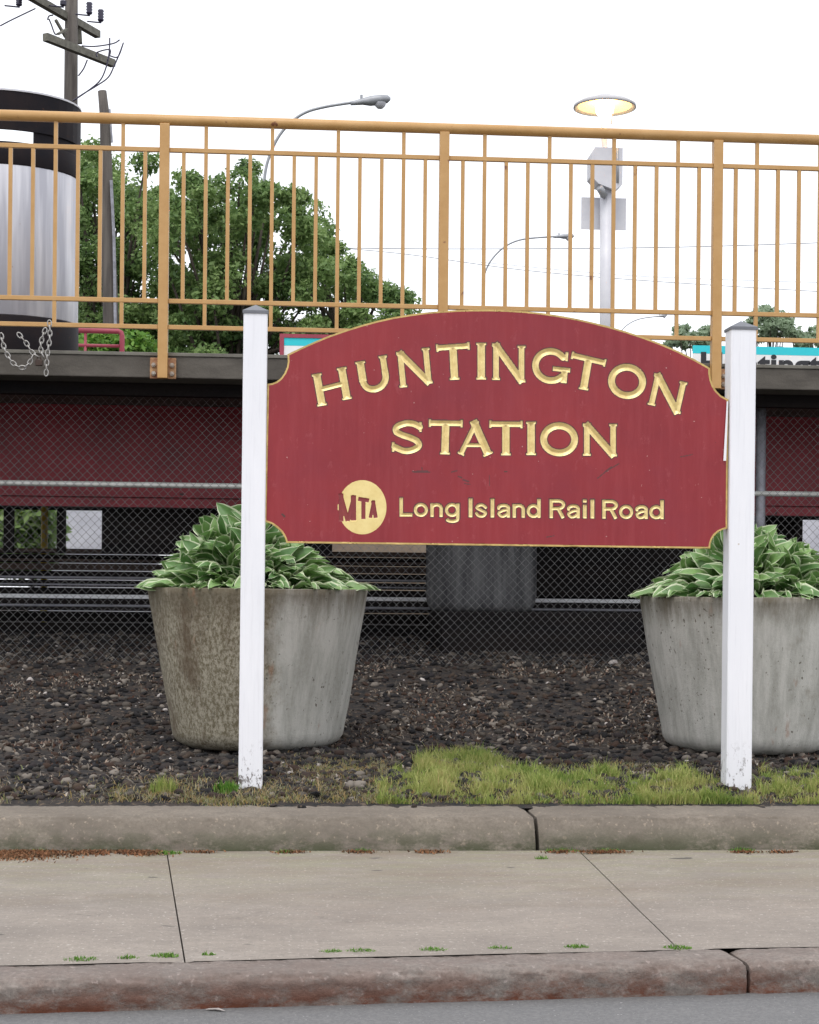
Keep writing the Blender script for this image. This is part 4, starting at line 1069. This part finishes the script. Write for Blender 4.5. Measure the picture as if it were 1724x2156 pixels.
def arc_wall(name, t0, t1, z0, z1_, r0, mat):
    m_ = MB(); n = 24; vs = []
    for k in range(n + 1):
        t = math.radians(t0 + (t1 - t0) * k / n)
        for r_, z in ((r0, z0), (r0, z1_), (r0 - .02, z1_), (r0 - .02, z0)): vs.append((cD.x + r_ * math.cos(t), YD + r_ * ay * math.sin(t), z))
    m_.add(vs, [(k * 4 + q, (k + 1) * 4 + q, (k + 1) * 4 + (q + 1) % 4, k * 4 + (q + 1) % 4) for k in range(n) for q in range(4)] + [(0, 1, 2, 3), (n * 4 + 3, n * 4 + 2, n * 4 + 1, n * 4)])
    return m_.build(name, mat, dr)
for a0, a1 in ((-58, 14), (166, 192)): arc_wall('support_plate', a0, a1, zE - .004, zF_ + .004, rD - .012, 'blackpaint')
arc_wall('top_hood', 165, 375, zF_, zH, rD + .003, 'blackpaint')
arc_wall('rim', 165, 375, zH + .001, zH + .012, rD + .008, 'palemetal')

# ================================================================== POLES, LAMPS, WIRES
up1 = thing('utility_pole', 'tall grey timber utility pole with two crossarms and dark insulators at the upper left', 'utility pole', P(148, 1245, 35.83))
yu = 35.83
a_ = P(151, -80, yu); b_ = P(146, 1300, yu)
m_ = MB(); m_.tube([b_, P(147, 700, yu), P(149, 230, yu), a_], [.19, .17, .142, .128], 14); m_.build('pole', 'creosote', up1, True)
def crossarm(xa, ya, Ya, xb, yb, s=.13):
    p = P(xa, ya, Ya); q = P(xb, yb, Ya); zt_ = (p.z - EYE); Yb = Ya * ((CY - ya) / (CY - yb)); q = P(xb, yb, Yb)
    m_ = MB(); m_.bar(p, q, s, s * 1.15); return m_.build('crossarm', 'arm', up1), p, q
arm1, pa, pb = crossarm(40, -22, 34.19, 206, 73)
arm2, pc, pd = crossarm(95, 78, 34.36, 238, 134)
def insul(x, y, h, Y, par):
    p = P(x, y, Y); m_ = MB()
    prof = [(.001, 0)] + [(.05 + (.02 if k % 2 else 0), h * k / 8) for k in range(9)] + [(.001, h)]
    m_.lathe(prof, p, 12); m_.tube([p + Vector((0, 0, -.04)), p], .02, 6)
    m_.tube([p + Vector((0, 0, -.03)), p + Vector((-.26, -.15, -.06))], .016, 6); return m_.build('insulator', 'ins', par, True)
insul(188, 30, .24, 35.50, arm1); insul(212, 45, .24, 35.99, arm1); insul(40, 12, .16, 34.68, arm1); insul(133, 12, .10, 35.17, arm1)
m_ = MB()
for pts in ([(153, 213), (175, 198), (205, 180), (228, 163), (240, 140), (252, 112), (260, 90)], [(155, 212), (190, 188), (212, 168), (224, 140), (230, 110), (231, 80)],
            [(165, 160), (176, 145), (184, 126)], [(172, 97), (200, 98), (238, 92), (252, 84)], [(226, 128), (232, 105), (205, 110), (204, 120)], [(232, 118), (248, 120), (258, 96)],
            [(103, 40), (108, 52), (116, 72), (125, 70)], [(0, 55), (25, 42), (75, 18)], [(100, 42), (103, 34), (112, 32)]):
    m_.tube([P(x, y, 35.34) for x, y in catmull(pts, 5)], .016, 5)
m_.build('cable', 'ins', up1, True)
m_ = MB(); m_.bar(P(117, 42, 35.34), P(138, 78, 35.58), .05, .05); m_.bar(P(122, 72, 35.17), P(140, 62, 35.58), .06, .04); m_.bar(P(166, 60, 36.32), P(168, 92, 36.32), .10, .10); m_.build('brace', 'arm', up1)
m_ = MB(); YQ = 23.0; m_.tube([P(233, 1300, YQ), P(234, 690, YQ), P(225, 400, YQ), P(221, 250, YQ), P(215, 192, YQ)], [.12, .106, .084, .068, .058], 12)
pl = thing('utility_pole', 'short dark timber pole without arms, leaning slightly, in front of the trees', 'utility pole', P(236, 1245, YQ)); m_.build('pole', 'creosote', pl, True)
m_ = MB(); m_.tube([P(243, 700, YQ - .1), P(240, 500, YQ - .1), P(234, 380, YQ - .1)], .022, 6); m_.tube([P(231, 230, YQ - .05), P(236, 300, YQ - .05)], .014, 6); m_.build('conduit', 'dimrail', pl)

def cobra(Y, pole, arm, head_a, head_b, rp, label, mat='lampmetal'):
    t = thing('street_lamp', label, 'street lamp', P(pole[-1][0], 1245, Y), 'cobra head street lamps beyond the platform')
    base = P(pole[-1][0], pole[-1][1], Y); base.z = .6
    pts = [P(x, y, Y) for x, y in catmull(arm, 6)]
    m_ = MB(); m_.tube(pts, rp * .62, 8); m_.build('arm', mat, t, True)
    m_ = MB(); m_.tube([base, P(pole[0][0], pole[0][1], Y)], [rp * 1.5, rp], 10); m_.build('pole', mat, t, True)
    a_, b_ = P(head_a[0], head_a[1], Y), P(head_b[0], head_b[1], Y); L = (b_ - a_).length; d = (b_ - a_).normalized(); m_ = MB()
    # flattened lofted head: sections (t, up, down, halfwidth)
    sec = [(0, .05, .05, .05), (.12, .07, .06, .07), (.3, .10, .07, .10), (.5, .13, .12, .16), (.75, .13, .13, .17), (.93, .10, .10, .13), (1, .03, .04, .05)]
    vs = []; n = 12
    for tt, u_, dn, hw in sec:
        c_ = a_ + d * L * tt
        for k in range(n):
            q = 2 * PI * k / n; vs.append(c_ + Vector((0, math.cos(q) * hw * L * .9, math.sin(q) * (u_ if math.sin(q) > 0 else dn) * L)))
    fs = [(i * n + k, i * n + (k + 1) % n, (i + 1) * n + (k + 1) % n, (i + 1) * n + k) for i in range(len(sec) - 1) for k in range(n)]
    m_.add(vs, fs + [tuple(range(n)), tuple(range(len(vs) - n, len(vs)))]); hd = m_.build('lamp_head', mat, t, True)
    m_ = MB(); c_ = a_ + d * L * .74 + Vector((0, 0, -.07 * L))
    m_.lathe([(.15 * L, 0), (.13 * L, -.08 * L), (.07 * L, -.14 * L), (.001, -.155 * L)], c_, 14); m_.build('lens', 'palemetal', hd, True)
    m_ = MB(); c_ = a_ + d * L * .27 + Vector((0, 0, .07 * L)); m_.tube([c_, c_ + Vector((0, 0, .11 * L))], .035 * L, 8); m_.build('photocell', mat, hd)
    return t
cobra(29.5, [(558, 400), (566, 640)], [(558, 410), (557, 375), (565, 335), (585, 290), (612, 258), (645, 236), (690, 224), (742, 216)], (738, 218), (822, 208), .042, 'nearest curved street lamp, rising above the railing left of the sign')
cobra(55.6, [(1018, 600), (1018, 740)], [(1018, 605), (1020, 578), (1034, 548), (1062, 520), (1100, 504), (1168, 498)], (1165, 499), (1208, 497), .045, 'small distant street lamp seen through the pickets above the sign middle')
cobra(98, [(1302, 705), (1302, 760)], [(1302, 705), (1318, 686), (1345, 672), (1385, 666)], (1383, 667), (1404, 664), .05, 'farthest street lamp, its arc just over the sign right shoulder')

YL = 13.9; lp_ = P(1275, 1000, YL)
lt = thing('platform_lamp', 'round shaded platform lamp glowing amber on a grey pole behind the railing', 'lamp', (lp_.x, YL, zdt))
zsh = P(1273, 222, YL)
m_ = MB(); m_.tube([(lp_.x + .0, YL, zdt), (P(1277, 400, YL).x, YL, P(1277, 400, YL).z)], .056, 16); m_.tube([(P(1277, 400, YL).x, YL, P(1277, 400, YL).z), (P(1273, 262, YL).x - .01, YL, P(1273, 262, YL).z)], .026, 12); m_.build('pole', 'palemetal', lt, True)
R_ = 66 / (F / YL); cz_ = zsh
m_ = MB(); m_.lathe([(.001, .085), (.06, .08), (.10, .055), (R_ * .8, .03), (R_, .0), (R_ + .002, -.022), (R_ - .012, -.022), (R_ * .75, .012), (.09, .04)], (cz_.x, YL, cz_.z), 40); m_.build('lamp_shade', 'shade', lt, True)
m_ = MB(); m_.lathe([(R_ - .014, -.018), (R_ * .75, .008), (.09, .034), (.001, .036)], (cz_.x, YL, cz_.z), 40); m_.build('reflector', 'amber', lt, True)
m_ = MB(); m_.lathe([(.001, .03), (.06, .03), (.075, -.01), (.07, -.06), (.04, -.10), (.001, -.11)], (cz_.x, YL, cz_.z), 24); m_.build('bulb', 'bulb', lt, True)
m_ = MB(); m_.tube([P(1288, 232, YL - .02), P(1286, 262, YL)], .008, 6); m_.build('stay', 'palemetal', lt)
m_ = MB(); a_, b_ = P(1240, 392, YL), P(1306, 318, YL)
vs = [(a_.x + .03, b_.z), (b_.x, b_.z), (b_.x, a_.z), (b_.x - .06, a_.z - .05), (a_.x + .06, a_.z), (a_.x, a_.z + .06), (a_.x, b_.z - .05)]
n = len(vs); m_.add([(x, YL - .10, z) for x, z in vs] + [(x, YL + .10, z) for x, z in vs], [tuple(range(n)), tuple(range(2 * n - 1, n - 1, -1))] + [(i, (i + 1) % n, n + (i + 1) % n, n + i) for i in range(n)])
m_.build('control_box', 'palemetal', lt)
m_ = MB(); m_.tube([P(1300, 312, YL - .1), P(1300, 385, YL - .1)], .012, 8); m_.tube([P(1262, 395, YL - .11), P(1272, 412, YL - .06)], .03, 8); m_.build('fitting', 'lampmetal', lt, True)
m_ = MB(); a_, b_ = P(1223, 483, YL + .07), P(1318, 418, YL + .07); m_.box(a_.x, b_.x, YL + .065, YL + .07, a_.z, b_.z); m_.build('sign_panel', 'palemetal', lt)

def wire(Y0, pts, label, r=.012, mat='greycable'):
    m_ = MB(); m_.tube([P(x, y, Y0) for x, y in catmull(pts, 6)], r, 5); tag(m_.build('overhead_wire', mat, smooth=True), label, 'wire', 'overhead wires beyond the platform')
wire(49, [(-60, 505), (300, 514), (780, 523), (1105, 524), (1450, 520), (1790, 509)], 'highest overhead wire, nearly level across the picture', .012)
wire(49, [(700, 521), (860, 536), (1112, 570), (1400, 594), (1790, 618)], 'lower overhead wire sloping down to the right', .010)
wire(52, [(1010, 552), (1290, 578), (1500, 588), (1790, 597)], 'faint overhead wire between the other two at the right', .007)
m_ = MB()
# station name boards on the far platform
def name_board(x0, x1_, ytop, Y, label, frame):
    a_ = P(x0, ytop, Y); b_ = P(x1_, ytop, Y); z1_ = a_.z; x0_, x2_ = a_.x, b_.x; H = .44
    t = thing('station_name_board', label, 'sign', ((x0_ + x2_) / 2, Y, z1_ - H), None)
    m_ = MB(); m_.box(x0_, x2_, Y, Y + .02, z1_ - H, z1_ - .072); m_.build('panel', 'signwhite', t)
    m_ = MB(); m_.box(x0_, x2_, Y - .001, Y + .02, z1_ - .071, z1_); m_.build('stripe', 'cyan', t)
    if frame:
        m_ = MB(); m_.box(x0_ - .04, x0_ - .001, Y - .01, Y + .03, z1_ - H, z1_ + .035); m_.box(x0_ - .001, x2_, Y - .01, Y + .03, z1_ + .001, z1_ + .035); m_.build('frame', 'maroonframe', t)
    return t, x0_, x2_, z1_
tb, xa, xb, ztb = name_board(1459, 2010, 727, 14.9, 'white and cyan station name board reading Huntington at the right frame edge', False)
def text_mesh(txt, size, off=.0):
    cu = bpy.data.curves.new('lettering', 'FONT'); cu.body = txt; cu.size = size; cu.offset = off; cu.extrude = .002; cu.space_character = 1.03
    o = bpy.data.objects.new('tmp', cu); C.objects.link(o); dg = bpy.context.evaluated_depsgraph_get(); me = bpy.data.meshes.new_from_object(o.evaluated_get(dg)); bpy.data.objects.remove(o); return me
me = text_mesh('Huntington', .30, .009); me.materials.clear(); me.materials.append(MAT['blackink'])
xsv = [v.co.x for v in me.vertices]; ysv = [v.co.y for v in me.vertices]; YTX = 14.89
x_t0 = P(1476, 740, YTX).x; sx_ = (P(1801, 740, YTX).x - x_t0) / (max(xsv) - min(xsv))
sy_ = (44 * YTX / F) / max(ysv); zb_ = P(1476, 740.6, YTX).z - max(ysv) * sy_
for v in me.vertices: x, y, z = v.co; v.co = (x_t0 + (x - min(xsv)) * sx_, 14.896 + z, zb_ + y * sy_)
link('lettering', me, tb)
for xq in (1500, 1640, 1800):
    m_ = MB(); p = P(xq, 730, 14.96); m_.box(p.x - .03, p.x + .03, 14.93, 14.99, zdt, p.z); m_.build('leg', 'lampmetal', tb)
tb2, xa, xb, ztb2 = name_board(598, 760, 711, 15.6, 'white and cyan name board in a purple red frame behind the sign left shoulder', True)
m_ = MB(); p = P(690, 711, 15.66); m_.box(p.x - .03, p.x + .03, 15.64, 15.7, zdt, p.z); m_.build('leg', 'maroonframe', tb2)
# maroon bench frame
bn = thing('bench', 'maroon bench back on the platform beside the drum', 'bench', P(212, 738, 14.4))
m_ = MB(); za = P(212, 697, 14.4).z; xa, xb = P(160, 700, 14.4).x, P(257, 700, 14.4).x; r = .017
m_.tube([(xa, 14.4, za), (xb - .03, 14.4, za), (xb - .008, 14.4, za - .01), (xb, 14.4, za - .035), (xb, 14.4, zdt)], .022, 10); m_.build('back_frame', 'maroonframe', bn, True)
m_ = MB(); m_.tube([(xa, 14.4, P(212, 728, 14.4).z), (xb - .02, 14.4, P(212, 728, 14.4).z)], .014, 8); m_.tube([(P(180, 700, 14.4).x, 14.4, za - .02), (P(180, 700, 14.4).x, 14.4, zdt)], .012, 8); m_.build('back_rail', 'maroonframe', bn, True)
m_ = MB(); m_.box(xa, xb - .02, 14.45, 14.9, zdt + .02, zdt + .05); m_.build('seat', 'maroonframe', bn)

# ================================================================== TREES
def tree(name, label, crown, N, leafsz, trunkx, Y, mat='leaf', seedn=1, group=None, clump=.5, ncl=60, depth=1.6, cat='tree', trunk_r=.16):
    """crown: outline polygon in photo pixels, filled with clumps at depth Y +- depth"""
    r_ = np.random.default_rng(seedn); poly = np.array(crown, float); x0, y0 = poly.min(0); x1_, y1_ = poly.max(0)
    def ins(x, y):
        c_ = False
        for i in range(len(poly)):
            (xa, ya), (xb, yb) = poly[i], poly[i - 1]
            if (ya > y) != (yb > y) and x < (xb - xa) * (y - ya) / (yb - ya) + xa: c_ = not c_
        return c_
    cen = []
    while len(cen) < ncl:
        x, y = r_.uniform(x0, x1_), r_.uniform(y0, y1_)
        if ins(x, y): cen.append((x, y, Y + r_.uniform(-depth, depth)))
    W = np.array([P(x, y, Yc)[:] for x, y, Yc in cen]); rad = clump * r_.uniform(.55, 1.25, ncl)
    base = P(trunkx, 1245, Y); base.z = .6
    t = thing(name, label, cat, base, group)
    m_ = MB(); top = Vector((float(W[:, 0].mean()), Y, float(W[:, 2].mean())))
    m_.tube([base, base.lerp(top, .4) + Vector((.1, 0, 0)), top], [trunk_r, trunk_r * .75, trunk_r * .4], 10); m_.build('trunk', 'bark', t, True)
    m_ = MB()
    for i in range(0, ncl, 2):
        q = Vector(W[i]); s = base.lerp(top, r_.uniform(.4, .95)); md = s.lerp(q, .5) + Vector((0, 0, .15)); m_.tube([s, md, q], [trunk_r * .32, trunk_r * .2, .012], 5)
    m_.build('limbs', 'bark', t, True)
    k = r_.integers(0, ncl, N); d = r_.normal(size=(N, 3)); d /= np.linalg.norm(d, axis=1)[:, None]
    rr = rad[k] * (.45 + .55 * r_.random(N) ** .5) * (1 + .25 * r_.normal(size=N) * .6)
    c_ = W[k] + d * rr[:, None] * np.array([1.0, 1.0, .72])
    a_ = r_.normal(size=(N, 3)); a_ /= np.linalg.norm(a_, axis=1)[:, None]; nr = d * .5 + r_.normal(size=(N, 3)) * .6 + np.array([0, 0, .5]); 
    b_ = np.cross(a_, nr); b_ /= np.linalg.norm(b_, axis=1)[:, None]; a_ = np.cross(nr, b_); a_ /= np.linalg.norm(a_, axis=1)[:, None]
    s = leafsz * r_.uniform(.6, 1.3, N)[:, None]
    V = np.stack([c_ - a_ * s, c_ + b_ * s * .5, c_ + a_ * s, c_ - b_ * s * .5], 1).reshape(-1, 3)
    quads('crown', V, 4, mat, t)
    return t
grp = 'trees beyond the platform'
tree('tree', 'bushy green tree behind the dark leaning pole, leftmost of the trees', [(120, 330), (175, 350), (200, 305), (215, 335), (260, 325), (290, 330), (325, 350), (345, 400), (350, 900), (100, 900)], 52000, .045, 200, 27, seedn=1, group=grp, clump=.29, ncl=135)
tree('tree', 'tallest rounded green tree behind the middle of the left railing bay', [(335, 430), (352, 385), (375, 400), (398, 362), (425, 392), (450, 385), (470, 402), (495, 372), (525, 352), (545, 372), (575, 400), (600, 385), (615, 420), (640, 395), (655, 440), (670, 900), (330, 900)], 68000, .045, 480, 26, seedn=2, group=grp, clump=.29, ncl=175)
tree('tree', 'dark green tree whose crown slopes down to the right behind the sign top', [(650, 450), (665, 430), (690, 452), (700, 490), (735, 490), (752, 515), (745, 560), (770, 590), (800, 590), (815, 625), (850, 622), (870, 655), (885, 900), (640, 900)], 30000, .045, 720, 25.4, seedn=3, group=grp, clump=.26, ncl=95)
tree('tree', 'young tree with thin foliage paled by flare haze behind the right white post cap', [(1570, 690), (1585, 665), (1610, 645), (1622, 632), (1645, 655), (1660, 672), (1650, 705), (1610, 715), (1575, 712)], 1900, .085, 1620, 39, 'flareleaf', seedn=4, group=grp, clump=.16, ncl=34, depth=.6, trunk_r=.05)
tree('shrub', 'flare-paled shrub behind the sign right shoulder left of the railing post', [(1395, 715), (1410, 690), (1440, 688), (1455, 705), (1490, 690), (1510, 700), (1512, 730), (1400, 730)], 1500, .08, 1440, 39, 'flareleaf', seedn=5, group='flare-paled shrubs beyond the platform', clump=.15, ncl=30, depth=.6, cat='shrub', trunk_r=.04)
tree('shrub', 'flare-paled shrub at the right frame edge above the name board', [(1660, 700), (1690, 692), (1724, 696), (1760, 700), (1760, 730), (1660, 730)], 1000, .08, 1700, 39, 'flareleaf', seedn=6, group='flare-paled shrubs beyond the platform', clump=.15, ncl=20, depth=.6, cat='shrub', trunk_r=.04)
tree('shrub', 'green shrub seen through the opening under the platform', [(10, 1060), (90, 1060), (90, 1180), (10, 1180)], 7000, .06, 50, 18.8, seedn=8, clump=.26, ncl=40, depth=.4, cat='shrub', trunk_r=.03)
tree('shrub', 'light green shrub showing above the platform edge by the bench', [(170, 715), (250, 705), (300, 712), (320, 745), (170, 760)], 5000, .05, 250, 20.4, 'weed', seedn=9, clump=.16, ncl=40, depth=.4, cat='shrub', trunk_r=.03)
